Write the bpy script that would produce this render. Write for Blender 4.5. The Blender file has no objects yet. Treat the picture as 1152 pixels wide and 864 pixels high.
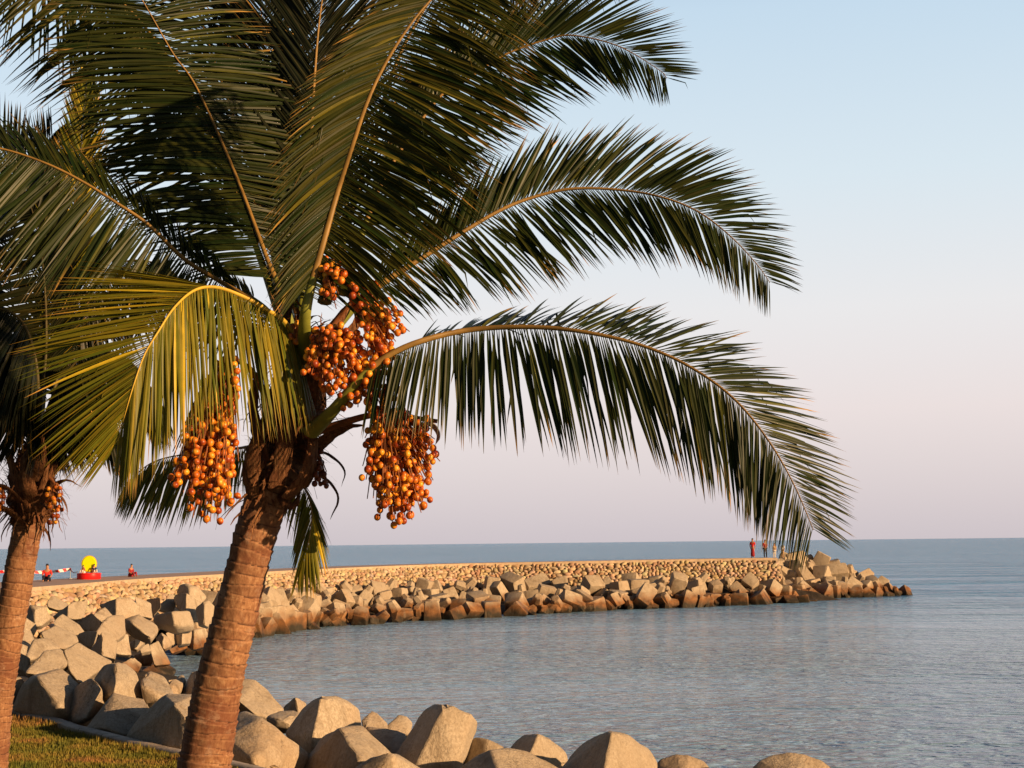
import bpy, bmesh, math, random
from mathutils import Vector, Matrix, Euler, noise
R = math.radians
random.seed(7)
sc = bpy.context.scene
C = sc.collection

# ---------------------------------------------------------------- camera
F = 1582.0; EYE = 3.2; WATER = -2.8; DECK = 1.25
cd = bpy.data.cameras.new('camera'); cam = bpy.data.objects.new('camera', cd); C.objects.link(cam)
cd.sensor_width = 36; cd.lens = 36*F/1152; cd.clip_end = 60000; cd.clip_start = 0.1
pitch = math.atan(179/F); roll = R(-0.64)
MR = Matrix.Rotation(R(90)+pitch, 3, 'X') @ Matrix.Rotation(roll, 3, 'Z')
cam.matrix_world = Matrix.Translation((0, 0, EYE)) @ MR.to_4x4()
sc.camera = cam
EV = Vector((0, 0, EYE))
def ray(px, py): return MR @ Vector(((px-576)/F, -(py-432)/F, -1))
def P(px, py, d):
    r = ray(px, py); return EV + r*(d/r.y)
def PZ(px, py, z):
    r = ray(px, py); return EV + r*((z-EYE)/r.z)

def px_of(p):
    q = MR.transposed() @ (p-EV); return 576+F*q.x/-q.z, 432-F*q.y/-q.z
# ---------------------------------------------------------------- helpers
def tag(o, label=None, cat=None, group=None, kind=None):
    if label: o['label'] = label
    if cat: o['category'] = cat
    if group: o['group'] = group
    if kind: o['kind'] = kind
    return o
def empty(name, loc):
    o = bpy.data.objects.new(name, None); C.objects.link(o); o.location = loc; o.empty_display_size = .3
    return o
def mesh_obj(name, verts, faces, mats, parent=None, smooth=None, midx=None, origin=None, cols=None):
    """verts are in world space; the origin becomes the parent's location or the given point"""
    if parent is not None:
        og = Vector(parent['_wo']) if '_wo' in parent else parent.location.copy()
    else:
        og = origin if origin is not None else Vector((0, 0, 0))
    me = bpy.data.meshes.new(name)
    me.from_pydata([tuple(Vector(v)-og) for v in verts], [], faces)
    if not isinstance(mats, (list, tuple)): mats = [mats]
    for m in mats: me.materials.append(m)
    if midx: me.polygons.foreach_set('material_index', midx)
    if cols:
        at = me.color_attributes.new('tint', 'FLOAT_COLOR', 'POINT')
        at.data.foreach_set('color', [c for v in cols for c in (v[0], v[1], v[2], 1.0)])
    if smooth is not None:
        me.polygons.foreach_set('use_smooth', [True]*len(me.polygons))
        if smooth < 179: me.set_sharp_from_angle(angle=R(smooth))
    me.update()
    o = bpy.data.objects.new(name, me); C.objects.link(o)
    if parent is not None:
        o.parent = parent
        o['_wo'] = tuple(og)
    else:
        o.location = og
        o['_wo'] = tuple(og)
    return o
def catmull(pts, n):
    pts = [Vector(p) for p in pts]
    ext = [pts[0]*2-pts[1]] + pts + [pts[-1]*2-pts[-2]]
    dense = []
    for i in range(1, len(ext)-2):
        a, b, c, d = ext[i-1:i+3]
        for k in range(16):
            t = k/16
            dense.append(.5*((2*b)+(c-a)*t+(2*a-5*b+4*c-d)*t*t+(3*b-a-3*c+d)*t**3))
    dense.append(pts[-1])
    L = [0]
    for i in range(1, len(dense)): L.append(L[-1]+(dense[i]-dense[i-1]).length)
    out = []; j = 0
    for k in range(n):
        s = L[-1]*k/(n-1)
        while j < len(L)-2 and L[j+1] < s: j += 1
        f = (s-L[j])/max(1e-9, L[j+1]-L[j])
        out.append(dense[j].lerp(dense[j+1], min(1, max(0, f))))
    return out
def tube(V, Fc, path, rad, seg=8, flat=1.0, cap=True):
    """append a swept tube; rad is a list or function of 0..1"""
    n = len(path); base = len(V); up = Vector((0.13, .2, 1)).normalized()
    prev = None
    for i, p in enumerate(path):
        t = (path[min(n-1, i+1)]-path[max(0, i-1)]).normalized()
        if prev is None:
            a = t.cross(up)
            if a.length < .1: a = t.cross(Vector((1, 0, 0)))
            a.normalize()
        else:
            a = (prev - t*prev.dot(t)).normalized()
        prev = a; b = t.cross(a)
        r = rad(i/(n-1)) if callable(rad) else rad[i]
        for k in range(seg):
            th = 2*math.pi*k/seg
            V.append(p + a*(math.cos(th)*r) + b*(math.sin(th)*r*flat))
    for i in range(n-1):
        for k in range(seg):
            k2 = (k+1) % seg
            Fc.append((base+i*seg+k, base+i*seg+k2, base+(i+1)*seg+k2, base+(i+1)*seg+k))
    if cap:
        Fc.append(tuple(base+k for k in reversed(range(seg))))
        Fc.append(tuple(base+(n-1)*seg+k for k in range(seg)))
def lerp(a, b, t): return a+(b-a)*t
def prof(t, ks):
    for (a, va), (b, vb) in zip(ks, ks[1:]):
        if t <= b: return lerp(va, vb, (t-a)/(b-a))
    return ks[-1][1]

# ---------------------------------------------------------------- materials
class NT:
    def __init__(s, name, rough=.8, spec=.3):
        s.m = bpy.data.materials.new(name); s.m.use_nodes = True
        s.t = s.m.node_tree; s.n = s.t.nodes; s.b = s.n['Principled BSDF']
        s.b.inputs['Roughness'].default_value = rough
        s.b.inputs['Specular IOR Level'].default_value = spec
    def node(s, ty, **kw):
        x = s.n.new(ty)
        for k, v in kw.items():
            if k.startswith('_'): setattr(x, k[1:], v)
            else: x.inputs[k].default_value = v
        return x
    def link(s, a, b): s.t.links.new(a, b)
    def coords(s, scale=(1, 1, 1), world=True, rot=(0, 0, 0)):
        if world: src = s.node('ShaderNodeNewGeometry').outputs['Position']
        else: src = s.node('ShaderNodeTexCoord').outputs['Object']
        mp = s.node('ShaderNodeMapping'); mp.inputs['Scale'].default_value = scale; mp.inputs['Rotation'].default_value = rot
        s.link(src, mp.inputs['Vector']); return mp.outputs['Vector']
    def noise(s, vec, scale, detail=4, rough=.55, dist=0):
        x = s.node('ShaderNodeTexNoise', Scale=scale, Detail=detail, Roughness=rough, Distortion=dist)
        s.link(vec, x.inputs['Vector']); return x.outputs['Fac']
    def ramp(s, fac, stops):
        r = s.node('ShaderNodeValToRGB'); e = r.color_ramp.elements
        e[0].position = stops[0][0]; e[0].color = (*stops[0][1], 1)
        e[1].position = stops[-1][0]; e[1].color = (*stops[-1][1], 1)
        for p, c in stops[1:-1]:
            k = e.new(p); k.color = (*c, 1)
        s.link(fac, r.inputs['Fac']); return r.outputs['Color']
    def mix(s, fac, a, b, mode='MIX'):
        x = s.node('ShaderNodeMix', _data_type='RGBA', _blend_type=mode)
        for val, i in ((fac, 0), (a, 6), (b, 7)):
            if isinstance(val, (int, float)): x.inputs[i].default_value = val
            elif isinstance(val, tuple): x.inputs[i].default_value = (*val, 1)
            else: s.link(val, x.inputs[i])
        return x.outputs[2]
    def maprange(s, v, a, b, c=0, d=1):
        x = s.node('ShaderNodeMapRange'); x.inputs[1].default_value = a; x.inputs[2].default_value = b
        x.inputs[3].default_value = c; x.inputs[4].default_value = d; s.link(v, x.inputs[0]); return x.outputs[0]
    def math(s, op, a, b=0):
        x = s.node('ShaderNodeMath', _operation=op)
        for val, i in ((a, 0), (b, 1)):
            if isinstance(val, (int, float)): x.inputs[i].default_value = val
            else: s.link(val, x.inputs[i])
        return x.outputs[0]
    def bump(s, h, strength=.5, dist=.02, prev=None):
        x = s.node('ShaderNodeBump', Strength=strength, Distance=dist); s.link(h, x.inputs['Height'])
        if prev is not None: s.link(prev, x.inputs['Normal'])
        return x.outputs['Normal']
    def base(s, c):
        if isinstance(c, tuple): s.b.inputs['Base Color'].default_value = (*c, 1)
        else: s.link(c, s.b.inputs['Base Color'])
    def normal(s, nrm): s.link(nrm, s.b.inputs['Normal'])

def simple(name, col, rough=.7, var=.15, scale=8, bump=0, spec=.3, world=False):
    t = NT(name, rough, spec); v = t.coords(world=world)
    f = t.noise(v, scale)
    t.base(t.ramp(f, [(.3, tuple(c*(1-var) for c in col)), (.7, tuple(min(1, c*(1+var)) for c in col))]))
    if bump: t.normal(t.bump(t.noise(v, scale*4), .6, bump))
    return t.m

def concrete(name='block_concrete'):
    t = NT(name, .88, .2); v = t.coords()
    big = t.noise(v, .45, 3); mid = t.noise(v, 2.6, 7, .65); fine = t.noise(v, 22, 5, .7)
    c = t.ramp(mid, [(.25, (.41, .335, .24)), (.5, (.55, .465, .345)), (.75, (.66, .57, .44))])
    c = t.mix(t.maprange(fine, .38, .62, 0, .7), c, (.26, .19, .125))
    c = t.mix(t.maprange(big, .5, .72, 0, .5), c, (.38, .24, .13))
    # per object shift
    oi = t.node('ShaderNodeObjectInfo')
    c = t.mix(t.maprange(oi.outputs['Random'], 0, 1, 0, .6), c, (.36, .295, .22))
    # pits
    vo = t.node('ShaderNodeTexVoronoi', Scale=14.0); t.link(v, vo.inputs['Vector'])
    pits = t.maprange(vo.outputs['Distance'], .05, .16, 1, 0)
    c = t.mix(t.math('MULTIPLY', pits, .45), c, (.12, .09, .06))
    # weed and wet band above the water line
    sep = t.node('ShaderNodeSeparateXYZ'); t.link(t.node('ShaderNodeNewGeometry').outputs['Position'], sep.inputs[0])
    zz = t.math('ADD', sep.outputs['Z'], t.math('MULTIPLY', t.math('SUBTRACT', t.noise(v, .8, 4), .5), 1.6))
    wet = t.maprange(zz, WATER+1.55, WATER+.85, 0, 1)
    wc = t.ramp(t.noise(v, 1.7, 5), [(.3, (.10, .045, .018)), (.6, (.26, .12, .045)), (.8, (.34, .18, .07))])
    c = t.mix(wet, c, wc)
    vw = t.maprange(zz, WATER+.75, WATER+.2, 0, 1)
    c = t.mix(vw, c, (.035, .028, .018))
    run = t.noise(t.coords((1.8, 1.8, .3)), 1.6, 5, .65)
    c = t.mix(t.maprange(run, .54, .68, 0, .55), c, (.20, .15, .10))
    crk = t.node('ShaderNodeTexVoronoi', Scale=1.1); crk.feature = 'DISTANCE_TO_EDGE'
    wv = t.node('ShaderNodeVectorMath', _operation='ADD'); nv = t.node('ShaderNodeTexNoise', Scale=2.5, Detail=5.0); t.link(v, nv.inputs['Vector'])
    t.link(v, wv.inputs[0]); t.link(nv.outputs['Color'], wv.inputs[1]); t.link(wv.outputs[0], crk.inputs['Vector'])
    ck = t.maprange(crk.outputs['Distance'], .0, .012, .6, 0)
    c = t.mix(t.math('MULTIPLY', ck, t.maprange(t.noise(v, 1.1, 3), .5, .6, 0, 1)), c, (.06, .045, .03))
    t.base(c)
    t.link(t.maprange(wet, 0, 1, .9, .62), t.b.inputs['Roughness'])
    n1 = t.bump(mid, .7, .09); n2 = t.bump(fine, .9, .03, n1); n3 = t.bump(pits, -.5, .015, n2)
    t.normal(n3); return t.m
M_CON = concrete()

def stone():
    t = NT('revetment_stone', .88, .2); v = t.coords()
    at = t.node('ShaderNodeAttribute', _attribute_name='tint')
    f = t.noise(v, 3.5, 6, .65)
    c = t.mix(.6, t.ramp(f, [(.3, (.40, .29, .18)), (.7, (.56, .44, .29))]), at.outputs['Color'], 'MULTIPLY')
    t.base(t.mix(.5, c, at.outputs['Color'])); t.normal(t.bump(f, .7, .05)); return t.m
M_STONE = stone()
M_CORE = simple('rubble_core', (.035, .026, .018), .95, .5, 1.2, .15, world=True)  # near-black tone stands in for the shade in gaps between blocks
M_MORTAR = simple('wall_mortar', (.11, .075, .045), .95, .3, 2, .05, world=True)
M_DECK = simple('pier_paving', (.46, .31, .23), .85, .12, 1.5, .01, world=True)
M_COPE = simple('coping_concrete', (.47, .36, .25), .85, .18, 2.5, .02, world=True)
def kerb_mat():
    t = NT('kerb_stone', .88, .2); v = t.coords()
    c = t.ramp(t.noise(v, 4, 6, .65), [(.3, (.30, .24, .18)), (.6, (.48, .39, .30))])
    dp_ = t.node('ShaderNodeVectorMath', _operation='DOT_PRODUCT'); dp_.inputs[1].default_value = (-.62, .78, 0)
    t.link(v, dp_.inputs[0])
    fr_ = t.math('FRACT', dp_.outputs['Value'])
    j = t.math('LESS_THAN', fr_, .025)
    c = t.mix(t.math('MULTIPLY', j, .8), c, (.06, .05, .035))
    c = t.mix(t.maprange(t.noise(v, 9, 4), .55, .7, 0, .6), c, (.20, .16, .10))
    t.base(c); t.normal(t.bump(t.noise(v, 20, 5), .7, .02)); return t.m
M_KERB = kerb_mat()

def leaf(name, ca, cb, tip=(.30, .17, .04), trans=.32, rough=.42):
    t = NT(name, rough, .22)
    at = t.node('ShaderNodeAttribute', _attribute_name='tint')   # R hue mix, G along the blade, B brightness
    sp = t.node('ShaderNodeSeparateColor'); t.link(at.outputs['Color'], sp.inputs[0])
    c = t.mix(sp.outputs[0], ca, cb)
    fib = t.noise(t.coords((1, 1, 1), world=False), 9, 3)
    c = t.mix(t.maprange(fib, .3, .7, 0, .35), c, tuple(x*.55 for x in ca))
    tf = t.maprange(t.math('ADD', sp.outputs[1], t.math('MULTIPLY', t.math('SUBTRACT', sp.outputs[0], .5), .35)), .86, 1.05, 0, .85)
    c = t.mix(tf, c, tip)
    br = t.node('ShaderNodeCombineColor')
    for i in range(3): t.link(sp.outputs[2], br.inputs[i])
    c = t.mix(1.0, c, br.outputs[0], 'MULTIPLY')
    t.base(c)
    tr = t.node('ShaderNodeBsdfTranslucent'); t.link(c, tr.inputs['Color'])
    mx = t.node('ShaderNodeMixShader'); mx.inputs[0].default_value = trans
    t.link(t.b.outputs[0], mx.inputs[1]); t.link(tr.outputs[0], mx.inputs[2])
    t.link(mx.outputs[0], t.n['Material Output'].inputs['Surface'])
    return t.m
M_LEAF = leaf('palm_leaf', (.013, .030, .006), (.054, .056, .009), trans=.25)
M_LEAFD = leaf('palm_leaf_shaded', (.008, .014, .005), (.022, .021, .006), trans=.12)  # darker leaf copy: shade of the back fronds is put into the colour
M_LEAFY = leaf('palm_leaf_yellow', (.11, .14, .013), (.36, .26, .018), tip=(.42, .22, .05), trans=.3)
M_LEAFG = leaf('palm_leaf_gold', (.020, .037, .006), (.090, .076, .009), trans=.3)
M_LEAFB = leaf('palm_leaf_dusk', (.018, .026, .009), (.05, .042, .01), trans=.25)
M_RACH = simple('frond_rib', (.24, .14, .035), .5, .25, 6)
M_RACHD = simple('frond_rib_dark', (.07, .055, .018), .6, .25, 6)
M_RACHY = simple('frond_rib_yellow', (.55, .36, .04), .45, .2, 6)
M_PET = simple('frond_stalk_green', (.19, .20, .03), .45, .3, 5)
M_BRACT = simple('dry_bract', (.26, .12, .06), .7, .4, 7, .01)
def fibre_mat(name='crown_fibre', k=1.0):
    t = NT(name, .9, .15); v = t.coords((1, 1, .12), world=False)
    f = t.noise(v, 42, 6, .75); g = t.noise(t.coords(world=False), 6, 5)
    c = t.ramp(f, [(.32, (.03*k, .014*k, .008*k)), (.5, (.17*k, .075*k, .032*k)), (.7, (.36*k, .19*k, .09*k))])
    t.base(t.mix(t.maprange(g, .4, .7, 0, .6), c, (.16, .055, .03)))
    t.normal(t.bump(f, 1.0, .05)); return t.m
M_FIBRE = fibre_mat(); M_BRACT = fibre_mat('dry_bract_streaked', 1.5)
M_STALK = simple('fruit_stalk', (.24, .085, .03), .7, .35, 9)
M_GREYDRY = simple('dry_husk', (.42, .38, .36), .7, .25, 9)

def fruit_mat(name, a, b, c):
    t = NT(name, .38, .45); oi = t.node('ShaderNodeObjectInfo')
    v = t.coords(world=True)
    f = t.noise(v, 11, 2)
    col = t.ramp(f, [(.36, a), (.5, b), (.62, c)])
    col = t.mix(t.maprange(t.noise(v, 60, 3), .55, .75, 0, .5), col, (.25, .08, .02))
    t.base(col); t.b.inputs['Subsurface Weight'].default_value = 0.0
    return t.m
M_FRUIT = fruit_mat('ripe_fruit', (.24, .03, .006), (.62, .155, .012), (.80, .36, .025))
M_FRUITD = fruit_mat('dark_fruit', (.10, .022, .01), (.17, .045, .02), (.25, .07, .03))

def bark():
    t = NT('palm_bark', .85, .2)
    at = t.node('ShaderNodeAttribute', _attribute_name='tint')   # R: position in the ring, G: ring random
    sp = t.node('ShaderNodeSeparateColor'); t.link(at.outputs['Color'], sp.inputs[0])
    v = t.coords((1, 1, .45), world=False); v2 = t.coords((1, 1, 1), world=False)
    fib = t.noise(v, 34, 6, .7); blotch = t.noise(v2, 3.2, 5, .6); fine = t.noise(v2, 40, 5, .7)
    c = t.ramp(fib, [(.3, (.15, .066, .032)), (.5, (.30, .148, .072)), (.7, (.47, .28, .15))])
    c = t.mix(t.maprange(blotch, .45, .62, 0, .75), c, (.15, .05, .028))
    c = t.mix(t.maprange(t.noise(v2, 6.5, 6, .7), .56, .72, 0, .65), c, (.46, .32, .22))
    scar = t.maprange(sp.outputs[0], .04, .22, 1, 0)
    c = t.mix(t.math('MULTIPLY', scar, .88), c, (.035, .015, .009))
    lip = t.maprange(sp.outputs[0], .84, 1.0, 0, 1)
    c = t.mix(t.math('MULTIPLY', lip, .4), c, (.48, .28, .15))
    c = t.mix(t.math('MULTIPLY', sp.outputs[1], .35), c, (.12, .05, .03))
    t.base(c)
    t.normal(t.bump(fine, .4, .006, t.bump(fib, .4, .008))); return t.m
M_BARK = bark()

def water():
    t = NT('sea_water', .08, .5)
    t.b.inputs['IOR'].default_value = 1.33
    geo = t.node('ShaderNodeNewGeometry'); sep = t.node('ShaderNodeSeparateXYZ'); t.link(geo.outputs['Position'], sep.inputs[0])
    # open sea beyond the pier is choppier than the sheltered bay
    far = t.math('ADD', sep.outputs['Y'], t.math('MULTIPLY', sep.outputs['X'], .55))
    off = t.maprange(t.math('ADD', far, t.math('MULTIPLY', t.noise(t.coords((.02, .02, 1)), 1, 3), 40)), 120, 215)
    a = t.noise(t.coords((.42, .95, 1), rot=(0, 0, R(7))), 1.0, 2, .5, .5)
    b = t.noise(t.coords((1.5, 2.7, 1), rot=(0, 0, R(-14))), 1.0, 2, .5, .6)
    c = t.noise(t.coords((.045, .12, 1)), 1.0, 4, .5)
    d = t.noise(t.coords((.012, .045, 1)), 1.0, 4, .6)
    big = t.noise(t.coords((.14, .34, 1)), 1.0, 3, .5)
    mid = t.noise(t.coords((.13, .36, 1), rot=(0, 0, R(-5))), 1.0, 3, .5, .3)
    hb = t.math('ADD', t.math('MULTIPLY', a, .42), t.math('ADD', t.math('MULTIPLY', b, .24), t.math('MULTIPLY', mid, .45)))
    hs = t.math('ADD', t.math('MULTIPLY', big, 1.4), t.math('ADD', t.math('MULTIPLY', c, 2.4), t.math('MULTIPLY', a, .5)))
    amp = t.maprange(d, .35, .65, .55, 1.6)
    h = t.math('MULTIPLY', t.math('ADD', hb, t.math('MULTIPLY', hs, off)), amp)
    t.normal(t.bump(h, 1.0, 1.0))
    col = t.mix(off, (.22, .37, .53), (.05, .23, .48))
    t.base(col)
    t.link(t.maprange(off, 0, 1, .15, .22), t.b.inputs['Roughness'])
    return t.m
M_WATER = water()

def turf():
    t = NT('turf', .95, .1); v = t.coords()
    f = t.noise(v, .9, 5, .6); g = t.noise(v, 14, 4, .7)
    c = t.ramp(f, [(.3, (.055, .075, .015)), (.5, (.13, .115, .025)), (.68, (.22, .11, .045))])
    c = t.mix(t.maprange(g, .35, .7, 0, .6), c, (.05, .05, .015))
    t.base(c); t.normal(t.bump(g, .8, .05)); return t.m
M_TURF = turf()
def blades():
    t = NT('grass_blade', .7, .2); v = t.coords()
    f = t.noise(v, .9, 5, .6)
    c = t.ramp(f, [(.3, (.07, .115, .02)), (.5, (.22, .19, .03)), (.66, (.36, .17, .06))])
    at = t.node('ShaderNodeAttribute', _attribute_name='tint')
    t.base(t.mix(1.0, c, at.outputs['Color'], 'MULTIPLY')); return t.m
M_BLADE = blades()

# ---------------------------------------------------------------- world, sun
w = bpy.data.worlds.new('World'); sc.world = w; w.use_nodes = True
nt = w.node_tree; bg = nt.nodes['Background']
sun_el, sun_az = R(13), R(60)       # azimuth from straight behind the camera towards its right
ts = Vector((math.sin(sun_az)*math.cos(sun_el), -math.cos(sun_az)*math.cos(sun_el), math.sin(sun_el)))
sky = nt.nodes.new('ShaderNodeTexSky'); sky.sky_type = 'NISHITA'; sky.sun_disc = False
sky.sun_elevation = sun_el; sky.sun_rotation = math.atan2(ts.x, ts.y)
sky.air_density = 1.0; sky.dust_density = 2.5; sky.ozone_density = 2.0
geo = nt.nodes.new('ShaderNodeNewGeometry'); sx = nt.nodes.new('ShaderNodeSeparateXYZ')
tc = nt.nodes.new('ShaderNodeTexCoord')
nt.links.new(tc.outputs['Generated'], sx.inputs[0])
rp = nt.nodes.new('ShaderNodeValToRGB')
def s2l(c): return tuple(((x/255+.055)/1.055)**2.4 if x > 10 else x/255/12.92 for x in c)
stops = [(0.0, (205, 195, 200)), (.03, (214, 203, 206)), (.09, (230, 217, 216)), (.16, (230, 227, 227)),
         (.25, (214, 226, 233)), (.36, (194, 215, 231)), (.5, (120, 150, 190)), (1.0, (40, 60, 100))]  # top stops darkened as well, to weaken the fill from overhead
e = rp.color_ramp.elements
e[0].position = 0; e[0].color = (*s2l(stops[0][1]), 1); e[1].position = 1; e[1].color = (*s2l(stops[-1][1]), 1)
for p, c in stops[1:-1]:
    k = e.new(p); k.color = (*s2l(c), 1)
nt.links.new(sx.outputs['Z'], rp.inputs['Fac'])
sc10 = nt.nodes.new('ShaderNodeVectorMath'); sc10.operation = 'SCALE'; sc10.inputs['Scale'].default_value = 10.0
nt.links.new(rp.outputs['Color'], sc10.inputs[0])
# belt kept bright over the sea ahead; sky dimmed elsewhere to cut fill light
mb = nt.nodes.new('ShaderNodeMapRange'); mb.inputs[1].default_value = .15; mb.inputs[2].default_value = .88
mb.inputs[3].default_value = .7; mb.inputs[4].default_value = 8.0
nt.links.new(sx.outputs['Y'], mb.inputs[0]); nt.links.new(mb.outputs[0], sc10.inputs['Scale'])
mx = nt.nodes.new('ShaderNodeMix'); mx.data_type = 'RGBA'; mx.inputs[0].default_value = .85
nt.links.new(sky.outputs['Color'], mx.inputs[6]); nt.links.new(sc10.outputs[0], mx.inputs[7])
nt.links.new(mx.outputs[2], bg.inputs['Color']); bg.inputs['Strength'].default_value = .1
ld = bpy.data.lights.new('sun', 'SUN'); ld.energy = 5.0; ld.angle = R(.6); ld.color = (1, .64, .33)
lo = bpy.data.objects.new('sun', ld); C.objects.link(lo); lo.rotation_euler = ts.to_track_quat('Z', 'Y').to_euler()
lo.location = (30, -30, 30)
sc.view_settings.view_transform = 'Standard'; sc.view_settings.look = 'None'
sc.view_settings.exposure = .55; sc.view_settings.gamma = 1
sc.cycles.max_bounces = 6

# ---------------------------------------------------------------- sea
V = [(-30000, -200, WATER), (30000, -200, WATER), (30000, 40000, WATER), (-30000, 40000, WATER)]
tag(mesh_obj('water', V, [(0, 1, 2, 3)], M_WATER), kind='structure')

# ---------------------------------------------------------------- shore lines
kerb_px = [(0, 800), (60, 815), (110, 827.5), (160, 840.5), (202, 850), (270, 865)]
kerb = [PZ(x, y, 0.06) for x, y in kerb_px]
d0 = (kerb[0]-kerb[-1]).normalized()
kerb = [kerb[-1]-d0*16] + kerb[::-1] + [kerb[0]+d0*18 + Vector((-2, 0, 0)), kerb[0]+d0*42+Vector((-8, 0, 0))]
def offset_line(line, dist):
    out = []
    for i, p in enumerate(line):
        t = (line[min(len(line)-1, i+1)]-line[max(0, i-1)]); t.z = 0; t.normalize()
        out.append(p + Vector((t.y, -t.x, 0))*dist)     # positive = right of travel = seaward
    return out
kl = catmull(kerb, 60)
# pier front edge and bay toe
front_px = [(30, 661), (90, 656.3), (130, 653), (190, 649), (250, 646), (350, 640.5), (500, 634.5), (650, 631.5), (780, 629), (872, 627.5)]
front = [PZ(x, y, DECK+.2*min(1, max(0, (x-350)/500))) for x, y in front_px]
front = [front[0]+Vector((-7, -28, 0)), front[0]+Vector((-1.5, -9, 0))] + front
front = catmull(front, 120)
# smooth it
for _ in range(12):
    front = [front[0]] + [(front[i-1]+front[i]*2+front[i+1])/4 for i in range(1, len(front)-1)] + [front[-1]]

# mound of rubble core below every block (lies under water at its foot)
toe_px = [(215, 742), (240, 727), (290, 716), (340, 708), (400, 703), (480, 698), (560, 694), (640, 689), (720, 685), (800, 682), (880, 676), (960, 671), (1014, 668)]
toe = catmull([PZ(x, y, WATER) for x, y in toe_px], 80)

def grid_surface(name, rows, mat, kind='structure', lab=None, jit=0, smooth=None):
    V, Fc = [], []; n = len(rows[0])
    for r in rows:
        for p in r:
            q = Vector(p)
            if jit: q = q + Vector((0, 0, noise.noise(q*.7)*jit))
            V.append(q)
    for j in range(len(rows)-1):
        for i in range(n-1): Fc.append((j*n+i, j*n+i+1, (j+1)*n+i+1, (j+1)*n+i))
    return V, Fc

# ground of the lawn: one sheet from far behind the camera to the kerb
land = [Vector((p.x, p.y, 0)) for p in kl]
back = [Vector((p.x-60, p.y-30, 0)) for p in kl]
Vv, Ff = grid_surface('lawn', [[b.lerp(a, t) for a, b in zip(land, back)] for t in (0, .3, .6, .8, .9, 1)][::-1], None)
tag(mesh_obj('lawn_ground', Vv+[], Ff, M_TURF, smooth=180), kind='structure')

# kerb: a real raised strip
V, Fc = [], []
inn = offset_line(kl, -.02); out = offset_line(kl, .20)
kv = []
for a, b in zip(inn, out):
    kv += [Vector((a.x, a.y, -.3)), Vector((a.x, a.y, .085)), Vector((a.x+(b.x-a.x)*.12, a.y+(b.y-a.y)*.12, .105)),
           Vector((b.x-(b.x-a.x)*.12, b.y-(b.y-a.y)*.12, .105)), Vector((b.x, b.y, .085)), Vector((b.x, b.y, -.6))]
for i in range(len(kl)-1):
    for k in range(5): Fc.append((i*6+k, (i+1)*6+k, (i+1)*6+k+1, i*6+k+1))
tag(mesh_obj('kerb', kv, Fc, M_KERB, smooth=40), kind='structure')

# rubble bank between kerb and bay
bank = []
for off, z in ((.18, -.35), (2.5, -.9), (6, -1.9), (11, -3.0), (16, -4.4)):
    bank.append([Vector((p.x, p.y, z)) for p in offset_line(kl, off)])
Vv, Ff = grid_surface('bank', bank, None, jit=.35)
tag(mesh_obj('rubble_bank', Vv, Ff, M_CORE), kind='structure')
# left fill between lawn, bank and pier
fillpx = [(-60, 800), (0, 775), (60, 742), (110, 735), (150, 742), (185, 748)]
F0 = [Vector((-34, 24, -1.2)), Vector((-17, 27, -1.0)), Vector((-11.5, 29, -1.2)), Vector((-9.6, 33, -1.5)), Vector((-11, 45, -1.9)), Vector((-14.3, 62, -2.5)), Vector((-18, 78, -3.2))]
F1_ = [Vector((-60, 30, 0)), Vector((-45, 35, 0)), Vector((-36, 42, 0)), Vector((-32, 50, 0)), Vector((-29, 60, 0)), Vector((-27, 72, 0)), Vector((-26, 86, 0))]
a_ = catmull(F0, 40); b_ = catmull(F1_, 40)
Vv, Ff = grid_surface('fill', [[p.lerp(q, t)+Vector((0, 0, -.6*math.sin(t*3.14)*0)) for p, q in zip(a_, b_)] for t in (0, .15, .35, .6, 1)], None, jit=.3)
Vv = [Vector((v.x, v.y, v.z-.25)) for v in Vv]
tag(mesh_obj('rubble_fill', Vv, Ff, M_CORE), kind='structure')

# ---------------------------------------------------------------- pier: deck, core, stone wall
n = len(front)
def fn(i):
    t = front[min(n-1, i+1)]-front[max(0, i-1)]; t.z = 0; t.normalize(); return Vector((-t.y, t.x, 0))   # away from the bay
rows = [[front[i]+fn(i)*w_+Vector((0, 0, z)) for i in range(n)] for w_, z in ((.30, -.06), (7.5, -.06), (7.6, -.5), (12, -6))]
Vv, Ff = grid_surface('deck', rows, None)
e0 = len(Vv)
tag(mesh_obj('pier_deck', Vv, Ff, M_DECK), kind='structure')
# slope core from the wall foot down to the toe
wall_in = .25; foot_out = 2.4; foot_z = -.75
def foot(i): return front[i]-fn(i)*foot_out+Vector((0, 0, foot_z-DECK))
start = min(range(n), key=lambda i: abs(px_of(foot(i))[0]-232))
corea = [foot(i) for i in range(n)]
# extend the core round the head of the pier
head = [Vector(front[-1])+Vector((2, -1, -3.4)), Vector(front[-1])+Vector((5, -1.5, -4.8)), PZ(975, 668, -3.6), PZ(1012, 668, -3.9)]
top_line = catmull(corea[start:] + head, 80)
Vv, Ff = grid_surface('core', [[t.lerp(q, k)-Vector((0, 0, .55)) for t, q in zip(top_line, toe)] for k in (0, .3, .6, 1)] +
                     [[q+Vector((0, -3, -2.0)) for q in toe]], None, jit=.3)
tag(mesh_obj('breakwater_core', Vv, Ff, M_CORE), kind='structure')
# back / head side of the core
hb = [Vector(front[-1])+Vector((0, 0, -2.6)), Vector(front[-1])+Vector((6, 0, -4.0)), Vector(front[-1])+Vector((12, 0, -5.2)), Vector(front[-1])+Vector((17, 0, -4.5))]
hb = catmull(hb, 30); hb2 = [p+Vector((2, 12, -5)) for p in hb]; hb0 = [p+Vector((0, -4, -2.2)) for p in hb]
Vv, Ff = grid_surface('headcore', [hb0, hb, hb2], None, jit=.3)
tag(mesh_obj('breakwater_head_core', Vv, Ff, M_CORE), kind='structure')

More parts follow.
